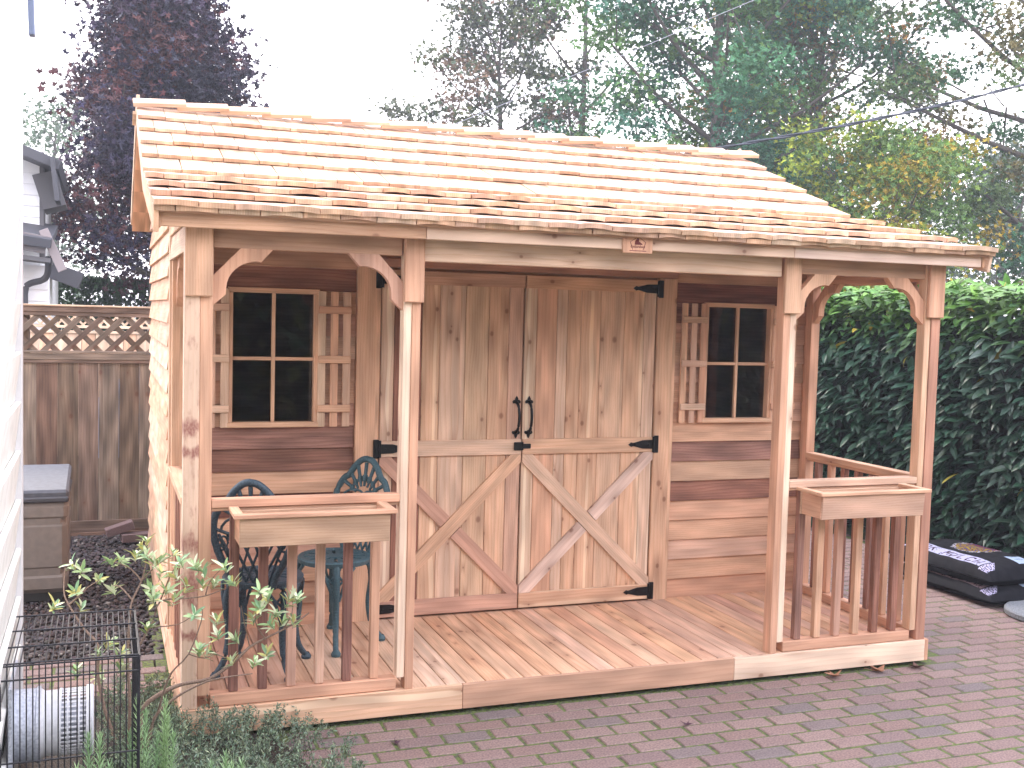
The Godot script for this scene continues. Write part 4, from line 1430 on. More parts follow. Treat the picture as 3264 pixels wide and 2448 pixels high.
# ---------------------------------------------------------------- things in the yard
func chair(at: Vector3, turn: float, label: String, mat: Material):
	# ornate cast chair facing +x, origin on the floor under the seat's centre
	var t := thing("cast_iron_chair", at, label, "chair", "cast metal bistro chairs on the porch", turn)
	var sy := 0.43
	var st := SurfaceTool.new()
	st.begin(Mesh.PRIMITIVE_TRIANGLES)
	# seat: rim ring, hub, petal spokes
	lathe_to(st, [[0.148, sy], [0.152, sy + 0.008], [0.176, sy + 0.008], [0.182, sy], [0.178, sy - 0.02], [0.165, sy - 0.022], [0.148, sy - 0.006], [0.148, sy]], 32, Transform3D())
	lathe_to(st, [[0.0, sy - 0.006], [0.05, sy - 0.006], [0.052, sy], [0.04, sy + 0.006], [0.0, sy + 0.006]], 20, Transform3D())
	for i in 12:
		var a := TAU * i / 12
		extrude_to(st, PackedVector2Array([Vector2(-0.007, 0.045), Vector2(-0.012, 0.08), Vector2(-0.021, 0.11), Vector2(-0.03, 0.15), Vector2(0.03, 0.15), Vector2(0.021, 0.11), Vector2(0.012, 0.08), Vector2(0.007, 0.045)]), 0.008, Transform3D(ry(a) * rx(PI / 2), V(0, sy, 0)))
	part(t, "seat", st.commit(), mat)
	# legs: cabriole curve with an openwork knee
	for i in 4:
		var a := PI / 4 + i * PI / 2
		var o := V(cos(a), 0, sin(a))
		var sd := V(-sin(a), 0, cos(a))
		var ls := SurfaceTool.new()
		ls.begin(Mesh.PRIMITIVE_TRIANGLES)
		tube_to(ls, smooth_pts([o * 0.165 + V(0, sy - 0.015, 0), o * 0.185 + V(0, 0.33, 0), o * 0.17 + V(0, 0.2, 0), o * 0.19 + V(0, 0.08, 0), o * 0.235 + V(0, 0.018, 0)], 4), 0.019, 0.0135, 7)
		for s in [-1.0, 1.0]:
			tube_to(ls, smooth_pts([o * 0.155 + sd * s * 0.085 + V(0, sy - 0.02, 0), o * 0.175 + sd * s * 0.05 + V(0, 0.36, 0), o * 0.178 + sd * s * 0.012 + V(0, 0.25, 0)], 3), 0.010, 0.008, 5)
			tube_to(ls, [o * 0.168 + sd * s * 0.06 + V(0, 0.375, 0), o * 0.182 + V(0, 0.315, 0)], 0.006, 0.006, 4)
			tube_to(ls, [o * 0.172 + sd * s * 0.04 + V(0, 0.335, 0), o * 0.18 + V(0, 0.385, 0)], 0.006, 0.006, 4)
		lathe_to(ls, [[0.0, 0.0], [0.022, 0.002], [0.024, 0.014], [0.014, 0.03]], 10, Transform3D(Basis(), o * 0.235))
		part(t, "leg", ls.commit(), mat)
	# backrest: leaning plane behind the seat, drawn in (z, y)
	var lean := func(z: float, y: float): return V(-0.165 - 0.15 * (y - sy) + 0.35 * z * z, y, z)
	var fr := SurfaceTool.new()
	fr.begin(Mesh.PRIMITIVE_TRIANGLES)
	for s in [-1.0, 1.0]:
		var pts := []
		for q in [[0.085, 0.415], [0.10, 0.47], [0.145, 0.55], [0.172, 0.64], [0.168, 0.72], [0.135, 0.785], [0.105, 0.805], [0.075, 0.85], [0.035, 0.885], [0.0, 0.893]]:
			pts.append(lean.call(s * q[0], q[1]))
		tube_to(fr, smooth_pts(pts, 3), 0.017, 0.017, 7)
	part(t, "back_frame", fr.commit(), mat)
	var fan := SurfaceTool.new()
	fan.begin(Mesh.PRIMITIVE_TRIANGLES)
	# fan of leaf-shaped spokes in the head
	for i in 7:
		var a := PI * (0.14 + 0.72 * i / 6.0)
		var c := Vector2(0, 0.70)
		var e := c + Vector2(cos(a) * 0.15, sin(a) * 0.175)
		var m := c.lerp(e, 0.55)
		tube_to(fan, [lean.call(c.x + cos(a) * 0.055, c.y + sin(a) * 0.055), lean.call(m.x, m.y), lean.call(e.x, e.y)], 0.007, 0.011, 5)
		tube_to(fan, [lean.call(m.x, m.y - 0.016), lean.call(m.x, m.y + 0.016)], 0.014, 0.014, 5)
	# arcs crossing under the fan
	for s in [-1.0, 1.0]:
		var arc := []
		for k in 9:
			var a := PI * k / 8.0
			arc.append(lean.call(s * 0.055 + 0.085 * cos(a), 0.665 + 0.07 * sin(a)))
		tube_to(fan, arc, 0.0065, 0.0065, 5)
	tube_to(fan, smooth_pts([lean.call(-0.168, 0.68), lean.call(-0.08, 0.655), lean.call(0, 0.668), lean.call(0.08, 0.655), lean.call(0.168, 0.68)], 3), 0.008, 0.008, 5)
	# diamond lattice in the splat
	for k in 5:
		for s in [-1.0, 1.0]:
			var z0 := -0.11 + k * 0.055
			tube_to(fan, [lean.call(z0 * 0.6 * s, 0.44), lean.call(clamp((z0 + 0.11) * s, -0.15, 0.15), 0.655)], 0.0065, 0.0065, 4)
	# scrolls at the sides
	for s in [-1.0, 1.0]:
		for y in [0.56, 0.62]:
			var sc := []
			for k in 12:
				var a := k / 11.0 * TAU * 0.95
				sc.append(lean.call(s * (0.128 + 0.024 * cos(a) * (1.0 - k * 0.03)), y + 0.026 * sin(a)))
			tube_to(fan, sc, 0.006, 0.005, 4)
	part(t, "back_tracery", fan.commit(), mat)

func pillow_bag(at: Vector3, L: float, W: float, H: float, turn: float, label: String, variant: int):
	var t := thing("mulch_bag", at, label, "bag", "bark mulch bags stacked by the hedge", turn)
	var st := SurfaceTool.new()
	st.begin(Mesh.PRIMITIVE_TRIANGLES)
	st.set_smooth_group(0)
	var n := 30
	var grid := [[], []]
	for sd in 2:
		for i in n + 1:
			var row := []
			for j in n + 1:
				var u := float(i) / n * 2.0 - 1.0
				var v := float(j) / n * 2.0 - 1.0
				var e := pow(max(0.0, 1.0 - pow(abs(u), 4.0)), 0.42) * pow(max(0.0, 1.0 - pow(abs(v), 5.0)), 0.42)
				var wr := noise.get_noise_3d(u * 90.0 + variant * 300.0, v * 90.0, sd * 50.0) * 0.012 + noise.get_noise_3d(u * 300.0, v * 300.0, variant * 70.0) * 0.004
				var y := H * 0.42 + (H * 0.58 * e if sd == 0 else -H * 0.42 * e) + wr * (1.0 if sd == 0 else 0.15)
				var pinch = 1.0 - 0.05 * (1.0 - abs(v)) * abs(u)
				row.append([V(u * W * 0.5 * (1.0 - 0.04 * abs(v)), max(y, 0.001), v * L * 0.5 * pinch), Vector2((u + 1) * 0.5, (v + 1) * 0.5) if sd == 0 else Vector2(0.5, 0.995)])
			grid[sd].append(row)
	for sd in 2:
		for i in n:
			for j in n:
				var a = grid[sd][i][j]
				var b = grid[sd][i + 1][j]
				var c = grid[sd][i + 1][j + 1]
				var d = grid[sd][i][j + 1]
				var seq := [a, c, b, a, d, c] if sd == 1 else [a, b, c, a, c, d]
				for q in seq:
					st.set_uv(q[1])
					st.add_vertex(q[0])
	st.generate_normals()
	var m := StandardMaterial3D.new()
	m.albedo_texture = bag_print(variant)
	m.roughness = 0.7
	m.metallic_specular = 0.18
	part(t, "sack", st.commit(), m)

const GLYPHS := {"B": [[0, 0, 0, 6], [0, 6, 3, 6], [3, 6, 3.6, 5], [3.6, 5, 3, 3.2], [3, 3.2, 0, 3.2], [3, 3.2, 4, 1.8], [4, 1.8, 3, 0], [3, 0, 0, 0]], "A": [[0, 0, 2, 6], [2, 6, 4, 0], [0.8, 2.2, 3.2, 2.2]], "R": [[0, 0, 0, 6], [0, 6, 3, 6], [3, 6, 3.8, 4.6], [3.8, 4.6, 3, 3], [3, 3, 0, 3], [1.6, 3, 4, 0]], "K": [[0, 0, 0, 6], [3.8, 6, 0, 2.6], [1.4, 3.6, 4, 0]], "M": [[0, 0, 0.4, 6], [0.4, 6, 2.2, 2], [2.2, 2, 4, 6], [4, 6, 4.4, 0]], "U": [[0, 6, 0, 1.5], [0, 1.5, 1, 0], [1, 0, 3, 0], [3, 0, 4, 1.5], [4, 1.5, 4, 6]], "L": [[0, 6, 0, 0], [0, 0, 3.6, 0]], "C": [[4, 5, 2.8, 6], [2.8, 6, 1, 6], [1, 6, 0, 4.5], [0, 4.5, 0, 1.5], [0, 1.5, 1, 0], [1, 0, 2.8, 0], [2.8, 0, 4, 1]], "H": [[0, 0, 0, 6], [4, 0, 4, 6], [0, 3, 4, 3]], " ": []}

func bag_print(variant: int) -> ImageTexture:
	# u runs across the bag, v along it; the wording band lies along the low-u edge
	var W := 320
	var H := 512
	var img := Image.create(W, H, false, Image.FORMAT_RGB8)
	var r2 := RandomNumberGenerator.new()
	r2.seed = 5 + variant
	for y in H:
		for x in W:
			var n := noise.get_noise_2d(x * 3.0, y * 3.0 + variant * 900) * 0.03
			img.set_pixel(x, y, Color(0.12 + n, 0.12 + n, 0.135 + n))
	var band := Color(0.62, 0.62, 0.72) if variant == 0 else Color(0.60, 0.53, 0.55)
	for y in range(60, 438):
		for x in range(26, 84):
			if noise.get_noise_2d(x * 5.0, y * 5.0) > -0.42: img.set_pixel(x, y, band)
	# letters run along v, tops towards the middle of the bag
	var word := "BARK MULCH"
	for i in word.length():
		for s in GLYPHS[word[i]]:
			for k in 40:
				var t := k / 39.0
				var gx: float = lerp(float(s[0]), float(s[2]), t) * 5.4 + i * 36.0 + 74.0
				var gy: float = lerp(float(s[1]), float(s[3]), t) * 6.0 + 35.0
				for a in range(-2, 3):
					for b in range(-2, 3):
						img.set_pixel(clampi(int(gy) + a, 0, W - 1), clampi(int(gx) + b, 0, H - 1), Color(0.2, 0.14, 0.2))
	# torn white tail of the band
	for y in range(444, 486):
		for x in range(14, 90 - (y - 444)):
			if noise.get_noise_2d(x * 14.0, y * 14.0 + 77) > -0.08: img.set_pixel(x, y, Color(0.72, 0.7, 0.82))
	# square info label near the end
	for y in range(400, 470):
		for x in range(178, 250):
			var ink := (y / 9) % 2 == 0 and x > 190 and x < 238 and y < 450 and noise.get_noise_2d(x * 40.0, y * 9.0) > -0.1
			img.set_pixel(x, y, Color(0.35, 0.42, 0.5) if ink else Color(0.6, 0.66, 0.76))
	# coloured picture panel on top
	for y in range(150, 330):
		for x in range(120, 300):
			var d := Vector2((x - 205.0) / 80.0, (y - 245.0) / 80.0).length() + noise.get_noise_2d(x * 4.0, y * 4.0) * 0.25
			if d > 0.95 and d < 1.02: img.set_pixel(x, y, Color(0.62, 0.62, 0.66))
			elif d < 0.95:
				var q := noise.get_noise_2d(x * 7.0 + 30, y * 7.0)
				img.set_pixel(x, y, Color(0.50, 0.45, 0.16) if q > 0.05 and x < 220 else (Color(0.2, 0.24, 0.45) if q < -0.2 else Color(0.36, 0.17, 0.17)))
	return ImageTexture.create_from_image(img)

func crisp_leaf(at: Vector3, turn: float, s: float, col: Color, label: String):
	var t := thing("fallen_leaf", at, label, "leaf", "", turn)
	var st := SurfaceTool.new()
	st.begin(Mesh.PRIMITIVE_TRIANGLES)
	var p := []
	var prof := [0.3, 0.8, 0.5, 1.0, 0.45, 1.1, 0.5, 0.95, 0.45, 0.8]
	for i in 10:
		var a := -PI / 2 + TAU * i / 10.0
		p.append(V(cos(a) * prof[i] * s * 0.5, (0.13 if i % 2 else 0.03) * s + rng.randf_range(0.0, 0.16) * s, sin(a) * prof[i] * s * 0.46))
	for i in 10: tri(st, V(0, 0.03 * s, 0), p[i], p[(i + 1) % 10])
	tube_to(st, [V(0, 0.03 * s, 0), V(0.3 * s, 0.2 * s, -0.6 * s)], 0.0012, 0.0012, 4)
	part(t, "blade", st.commit(), std("crisp%.2f" % col.r, col, 0.8))

func yard_things():
	var verd := mottled("verdigris", [lin(0.025, 0.06, 0.075), lin(0.04, 0.095, 0.115), lin(0.075, 0.14, 0.16)], 16.0, 6.0, 0.5, 2.0, false)
	var verd2 := mottled("verdigris_dark", [lin(0.018, 0.035, 0.05), lin(0.03, 0.06, 0.085), lin(0.06, 0.1, 0.125)], 16.0, 6.0, 0.5, 2.0, false)  # same finish as the other chair, darkened to paint in the shade on it
	chair(V(0.775, DECK, -0.77), -2.50, "blue-green cast chair by the door with its seat turned to the other", verd)
	chair(V(0.385, DECK, -0.46), 1.18, "blue-green cast chair with shade painted into its colour, standing against the corner post railing", verd2)

	# storage box
	var b := thing("storage_box", V(-0.85, G, -2.75), "beige plastic storage box with grey lid between house and fence", "storage box")
	var beige := mottled("beige_plastic", [lin(0.17, 0.145, 0.13), lin(0.2, 0.17, 0.15)], 8.0, 2.0, 0.55)
	var lidm := mottled("grey_plastic", [lin(0.075, 0.082, 0.1), lin(0.095, 0.103, 0.125)], 10.0, 2.0, 0.7)
	var lido := std("lid_dark", lin(0.05, 0.05, 0.06), 0.5)
	board(b, "gap_block", V(0, 0.03, 0), V(0.66, 0.06, 0.66), std("box_dark", lin(0.02, 0.02, 0.02), 0.8), Basis(), 0, 0.006)  # inset block painted near black as the shaded gap under the box
	board(b, "base_panel", V(0, 0.115, 0), V(0.715, 0.125, 0.715), beige, Basis(), 0, 0.03)
	board(b, "inner_wall", V(0, 0.33, 0), V(0.69, 0.4, 0.69), beige, Basis(), 0, 0.03)
	board(b, "body_panel", V(0, 0.333, 0), V(0.71, 0.30, 0.71), beige, Basis(), 0, 0.03)
	board(b, "upper_panel", V(0, 0.541, 0), V(0.715, 0.108, 0.715), beige, Basis(), 0, 0.025)
	board(b, "lid_rim", V(0, 0.613, 0.0), V(0.725, 0.032, 0.725), lido, Basis(), 0, 0.008)
	board(b, "lid", V(0, 0.668, -0.01), V(0.72, 0.06, 0.715), lidm, rx(0.085), 0, 0.022)
	board(b, "hinge_tab", V(0.33, 0.70, -0.28), V(0.03, 0.02, 0.06), lido, ry(0.4), 2, 0.004)

	# loose pavers by the fence
	var pm := mottled("paver_pile", [lin(0.16, 0.105, 0.1), lin(0.22, 0.14, 0.13)], 26.0, 3.1, 0.85, 5.0)
	var lb := thing("loose_brick", V(-0.13, G, -3.98), "loose brick lying flat on the gravel by the fence", "brick")
	board(lb, "brick_body", V(0.06, 0.05, 0), V(0.2, 0.06, 0.1), pm, ry(0.15), 0, 0.004)
	var lb2 := thing("loose_brick", V(-0.16, G, -4.0), "loose brick tilted on top of another by the fence", "brick")
	board(lb2, "brick_body", V(-0.02, 0.115, 0), V(0.2, 0.06, 0.1), pm, ry(0.1) * rz(0.3), 0, 0.004)

	var gb := part(self, "gravel_base", bevel_box(V(1.4, 0.05, 3.3), 0, Vector2(), 0.002), mottled("gravel_soil", [lin(0.03, 0.024, 0.02), lin(0.05, 0.04, 0.035)], 18.0, 2.0, 0.95, 6.0), Transform3D(Basis(), V(-0.71, G - 0.048, -2.88)))
	tag(gb, "dark earth under the gravel between house and shed", "soil", "", "structure")
	# gravel between the house and the shed
	var gm := std("gravel", Color.WHITE, 0.9)
	gm.vertex_color_use_as_albedo = true
	var st := SurfaceTool.new()
	st.begin(Mesh.PRIMITIVE_TRIANGLES)
	var sph := SphereMesh.new()
	sph.radius = 0.5
	sph.height = 0.8
	sph.radial_segments = 7
	sph.rings = 4
	var xfs := []
	var cols := []
	for i in 11000:
		var p := V(rng.randf_range(-1.3, 0.0), G - 0.02 + rng.randf_range(-0.012, 0.02), rng.randf_range(-4.36, -1.25))
		var s := rng.randf_range(0.018, 0.036)
		xfs.append(Transform3D(Basis(Quaternion(rvec(), rng.randf() * TAU)).scaled(V(s, s * 0.75, s * 1.15)), p))
		cols.append(jitter(Color(0.06, 0.047, 0.046), 0.4) if rng.randf() < 0.985 else Color(0.22, 0.2, 0.18))
	var gv := scatter(self, "gravel_bed", sph, gm, xfs, cols)
	tag(gv, "dark lava-rock gravel between the house and the shed", "gravel", "", "stuff")
	gv.name = "gravel_bed"

	# bags and the round stone
	pillow_bag(V(5.24, G, -1.24), 0.95, 0.62, 0.125, 0.0, "lower black bark mulch bag with brownish lettering band", 1)
	pillow_bag(V(5.25, G + 0.095, -1.30), 0.93, 0.62, 0.165, 0.05, "upper black bark mulch bag with white lettering band and picture panel", 0)
	var sd := thing("stepping_stone", V(5.2, G, -0.52), "round grey concrete stepping stone lying in front of the mulch bags", "stone")
	part(sd, "slab", lathe([[0.0, 0.0], [0.27, 0.0], [0.282, 0.008], [0.282, 0.034], [0.272, 0.044], [0.0, 0.047]], 48), mottled("stone_grey", [lin(0.14, 0.15, 0.165), lin(0.2, 0.215, 0.235), lin(0.26, 0.275, 0.295)], 22.0, 3.0, 0.9, 5.0))

	# dry leaves on the paving
	crisp_leaf(V(3.14, G, 0.055), 0.4, 0.12, lin(0.3, 0.14, 0.08), "curled tan maple leaf against the rim board")
	crisp_leaf(V(3.42, G, 0.05), 1.9, 0.12, lin(0.28, 0.13, 0.07), "curled tan maple leaf with a long stalk by the porch corner")
	crisp_leaf(V(3.66, G, 0.06), 2.8, 0.11, lin(0.12, 0.06, 0.045), "dark brown maple leaf under the porch corner post")
	crisp_leaf(V(2.10, G, 0.42), 0.9, 0.05, lin(0.07, 0.03, 0.045), "small dark purple leaf alone on the pavers")
	crisp_leaf(V(4.1, G, 0.66), 0.2, 0.05, lin(0.2, 0.19, 0.22), "small grey leaf alone on the pavers near the right edge")
	crisp_leaf(V(0.83, G, 0.26), 0.3, 0.05, lin(0.07, 0.05, 0.04), "small dark leaf stuck in a paver joint beside the shrub")

	# overhead cables
	var cb := thing("overhead_cable", V(6.148, 3.675, -6.0), "thick twisted black cable strung above the roof's right end", "cable")
	var pts := []
	var pts2 := []
	for i in 41:
		var k := i / 40.0
		var p := V(-0.6, -0.15, 0).lerp(V(7.5, 2.2, 0), k) + V(0, -0.16 * sin(PI * k), 0)
		var a := k * 60.0
		pts.append(p + V(0, cos(a), sin(a)) * 0.012)
		pts2.append(p - V(0, cos(a), sin(a)) * 0.012)
	var blk := std("cable_black", lin(0.03, 0.035, 0.05), 0.6)
	part(cb, "strand", tube(pts, 0.013, 0.013, 6), blk)
	part(cb, "strand", tube(pts2, 0.011, 0.011, 6), blk)
	var cw := thing("thin_wire", V(4.305, 4.354, -9.0), "single thin wire crossing the sky above the ridge", "wire")
	part(cw, "line", tube([V(-1.0, -0.48, 0), V(2.0, 0.95, 0), V(5.5, 2.65, 0)], 0.005, 0.005, 5), std("wire_grey", lin(0.25, 0.25, 0.28), 0.5))

# ---------------------------------------------------------------- foreground corner
func foreground():
	# wire cage guarding a vent on the house wall
	var c := thing("wire_cage", V(-0.6, G, 0.58), "black wire cage standing against the white house wall", "cage")
	var blk := std("cage_wire", lin(0.015, 0.015, 0.02), 0.45)
	var x1 := 0.408
	var z0 := -0.27
	var z1 := 0.29
	var yt := 0.64
	var wire := func(a: Vector3, b: Vector3, r: float): part(c, "wire", tube([a, b], r, r, 6), blk)
	var n := 22
	for i in n + 1:
		var x := x1 * i / n
		var rr := 0.0022 if i < n else 0.006
		wire.call(V(x, 0.02, z1), V(x, yt, z1), rr)
		wire.call(V(x, yt + 0.002, z0), V(x, yt + 0.002, z1), 0.0022)
	for i in 20:
		var z: float = lerp(z0, z1, i / 19.0)
		wire.call(V(x1, 0.02, z), V(x1, yt, z), 0.0022 if i > 0 else 0.007)
	for y in [0.02, 0.33, yt - 0.045, yt]:
		wire.call(V(0, y, z1 + 0.004), V(x1, y, z1 + 0.004), 0.0029)
		wire.call(V(x1 + 0.004, y, z0), V(x1 + 0.004, y, z1), 0.0029)
	for z in [z0, z0 + 0.19, z0 + 0.38, z1]:
		wire.call(V(0, yt + 0.006, z), V(x1, yt + 0.006, z), 0.0029)
	# galvanised vent inside
	var v := thing("exhaust_vent", V(-0.585, 0.335, 0.6), "galvanised exhaust vent with slotted grille inside the wire cage", "vent")
	var galv := mottled("galvanised", [lin(0.42, 0.44, 0.5), lin(0.55, 0.58, 0.65), lin(0.66, 0.68, 0.74)], 14.0, 5.0, 0.38)
	galv.metallic = 0.25
	var whit := mottled("vent_white", [lin(0.6, 0.6, 0.63), lin(0.7, 0.7, 0.73)], 9.0, 5.0, 0.45)
	var ax := Transform3D(rz(-PI / 2), Vector3())
	board(v, "wall_plate", V(0.004, 0, 0), V(0.012, 0.36, 0.32), galv, Basis(), 1, 0.003)
	part(v, "sleeve", lathe([[0.12, 0.0], [0.12, 0.075], [0.126, 0.078], [0.126, 0.088], [0.12, 0.09]], 32), galv, ax)
	part(v, "collar", lathe([[0.118, 0.088], [0.108, 0.1], [0.108, 0.145], [0.113, 0.147], [0.113, 0.155]], 32), whit, ax)
	for i in 40:
		var a := TAU * i / 40
		board(v, "grille_bar", V(0.195, cos(a) * 0.108, sin(a) * 0.108), V(0.085, 0.004, 0.007), whit, rx(a), 0, 0.001)
	for x in [0.175, 0.21]:
		part(v, "grille_ring", lathe([[0.106, x - 0.003], [0.111, x - 0.003], [0.111, x + 0.003], [0.106, x + 0.003]], 32), whit, ax)
	part(v, "end_cap", lathe([[0.117, 0.232], [0.117, 0.252], [0.112, 0.256], [0.0, 0.256]], 32), whit, ax)
	part(v, "inner_pipe", lathe([[0.07, 0.0], [0.07, 0.23]], 24), galv, ax)

	# soil of the planting bed
	var bed := PackedVector2Array([Vector2(-0.62, 0.62), Vector2(-0.02, 0.62), Vector2(0.0, 0.0), Vector2(0.36, -0.03), Vector2(0.47, -0.5), Vector2(0.5, -1.6), Vector2(-0.62, -1.6)])
	var bm := part(self, "planting_bed", extrude(bed, 0.05), mottled("bed_soil", [lin(0.035, 0.026, 0.02), lin(0.07, 0.05, 0.035), lin(0.045, 0.035, 0.028)], 18.0, 2.0, 0.95, 7.0), Transform3D(rx(-PI / 2), V(0, G - 0.012, 0)))
	tag(bm, "dark soil of the bed between house and shed", "soil", "", "structure")

	# ground cover: fine grey-green twigs in mounds
	var gx := []
	var gc := []
	var gm := leaf_mesh(0.014, 0.005, 0.002, 0.3, 2)
	var tw := SurfaceTool.new()
	tw.begin(Mesh.PRIMITIVE_TRIANGLES)
	for i in 900:
		var px := rng.randf_range(-0.3, 0.62)
		var pz := rng.randf_range(-0.55, 0.95)
		if px > 0.0 and pz < 0.015: continue
		if px > 0.46 + rng.randfn() * 0.06 and rng.randf() < 0.7: continue
		if px < -0.12 and pz < 0.0 and rng.randf() < 0.5: continue
		var edge := clampf((0.62 - px) / 0.3, 0.15, 1.0)
		var h := (0.09 + 0.08 * noise.get_noise_2d(px * 200, pz * 200) + rng.randf() * 0.06) * (0.5 + 0.5 * edge) + 0.01
		var b0 := V(px, G, pz)
		var b1 := b0 + V(rng.randfn() * 0.04, h, rng.randfn() * 0.04)
		tube_to(tw, [b0, b1], 0.0012, 0.0008, 3)
		for j in 44:
			var k := sqrt(rng.randf())
			var p := b0.lerp(b1, k) + rvec() * 0.012
			gx.append(oriented(p, rvec() + V(0, 0.6, 0), rvec(), rng.randf_range(0.7, 1.4)))
			gc.append(jitter(Color(0.16, 0.21, 0.14) if rng.randf() < 0.75 else Color(0.24, 0.3, 0.19), 0.35))
	var gcov := thing("ground_cover", V(0, 0, 0), "low grey-green fine-leaved ground cover spilling over the bed's edge", "ground cover")
	gcov.set_meta("kind", "stuff")
	part(gcov, "twigs", tw.commit(), std("twig", lin(0.07, 0.055, 0.04), 0.9))
	scatter(gcov, "foliage", gm, leaf_mat("cover", 0.65, Color(0.05, 0.07, 0.03)), gx, gc)

	# rosemary: upright sprigs of needles
	var needle := leaf_mesh(0.042, 0.0052, 0.003, 0.3, 2)
	var nm := [std("needle_a", lin(0.26, 0.4, 0.19), 0.5), std("needle_b", lin(0.32, 0.46, 0.22), 0.5), std("needle_c", lin(0.22, 0.35, 0.17), 0.5)]
	for q in [["rosemary_plant", V(-0.15, G, 0.80), "tall rosemary sprigs rising in front of the variegated shrub", [[-0.043, 0.462], [0.047, 0.443], [-0.018, 0.43], [-0.07, 0.36], [0.075, 0.33], [0.02, 0.34], [0.055, 0.39]]], ["rosemary_plant", V(-0.33, G, 1.0), "short rosemary sprigs in front of the wire cage", [[-0.014, 0.43], [0.021, 0.432], [0.05, 0.36], [-0.045, 0.36]]], ["rosemary_plant", V(0.09, G, 0.8), "small rosemary sprigs at the edge of the ground cover", [[0.002, 0.252], [-0.049, 0.238], [0.055, 0.226], [0.025, 0.2]]]]:
		var t := thing(q[0], q[1], q[2], "rosemary", "rosemary in the bed")
		for s in q[3]:
			var stt := SurfaceTool.new()
			stt.begin(Mesh.PRIMITIVE_TRIANGLES)
			var b0 := V(s[0] * 0.6, 0, rng.randfn() * 0.02)
			var b1 := V(s[0], s[1], rng.randfn() * 0.03)
			tube_to(stt, [b0, b0.lerp(b1, 0.5) + V(rng.randfn() * 0.006, 0, 0), b1], 0.0035, 0.0012, 5)
			var cnt := int(s[1] * 400)
			for j in cnt:
				var k := 0.12 + 0.88 * j / cnt
				var a := j * 2.399
				var p := b0.lerp(b1, k)
				var spread: float = lerp(1.0, 0.28, pow(k, 6.0))
				var dir := V(cos(a) * spread, lerp(0.7, 1.0, k), sin(a) * spread)
				stt.append_from(needle, 0, oriented(p, dir, V(-cos(a), 1, -sin(a)), rng.randf_range(0.75, 1.2) * lerp(1.0, 0.7, pow(k, 5.0))))
			part(t, "sprig", stt.commit(), nm[rng.randi() % 3])

	# the variegated shrub
	var sh := thing("variegated_shrub", V(-0.17, G, 0.14), "open shrub with pale variegated leaves arching in front of the corner post", "shrub")
	var bark := mottled("shrub_bark", [lin(0.16, 0.10, 0.075), lin(0.27, 0.18, 0.13), lin(0.33, 0.25, 0.19)], 20.0, 6.0, 0.85, 3.0)
	var o := sh.position
	for q in BRANCHES:
		var pts := []
		for p in q[1]: pts.append(Vector3(p[0], p[1], p[2]) - o)
		part(sh, "branch", tube(smooth_pts(pts, 3), q[0], max(0.0012, q[0] * 0.25), 6), bark)
	var lv := [leaf_mesh(0.047, 0.0135, 0.006, 0.3, 4), leaf_mesh(0.04, 0.0125, 0.01, 0.3, 4), leaf_mesh(0.055, 0.0145, 0.004, 0.35, 4)]
	var lc := []
	for k in [[0.3, 0.45, 0.2], [0.42, 0.56, 0.28], [0.58, 0.66, 0.4], [0.62, 0.58, 0.22], [0.24, 0.4, 0.22], [0.68, 0.72, 0.5]]:
		var m := std("shrub_leaf%d" % lc.size(), lin(k[0], k[1], k[2]), 0.5)
		m.backlight_enabled = true
		m.backlight = Color(0.2, 0.22, 0.06)
		lc.append(m)
	var count := 0
	var extra := []
	var extra_c := []
	for q in CLUSTERS:
		var p := Vector3(q[0], q[1], q[2]) - o
		var ax2 := (V(0, 1, 0) + rvec() * 0.7).normalized()
		# short twig that carries the rosette
		part(sh, "twig", tube([p - ax2 * 0.035, p], 0.0014, 0.001, 4), bark)
		for j in 12:
			var a := j * TAU / 5 + rng.randfn() * 0.3
			var side := ax2.cross(V(0.3, 0.2, 1)).normalized()
			var dir := side.rotated(ax2, a) * rng.randf_range(0.6, 1.1) + ax2 * rng.randf_range(0.3, 1.1)
			var xf := oriented(p - ax2 * rng.randf() * 0.035, dir, ax2, rng.randf_range(0.75, 1.15))
			var ci := rng.randi() % 6
			if j < 5 and count < 298:
				count += 1
				part(sh, "leaf", lv[rng.randi() % 3], lc[ci], xf)
			else:
				extra.append(xf)
				extra_c.append(lc[ci].albedo_color.srgb_to_linear())
	scatter(sh, "more_leaves", lv[0], leaf_mat("shrub_leaves", 0.5, Color(0.2, 0.22, 0.06)), extra, extra_c)

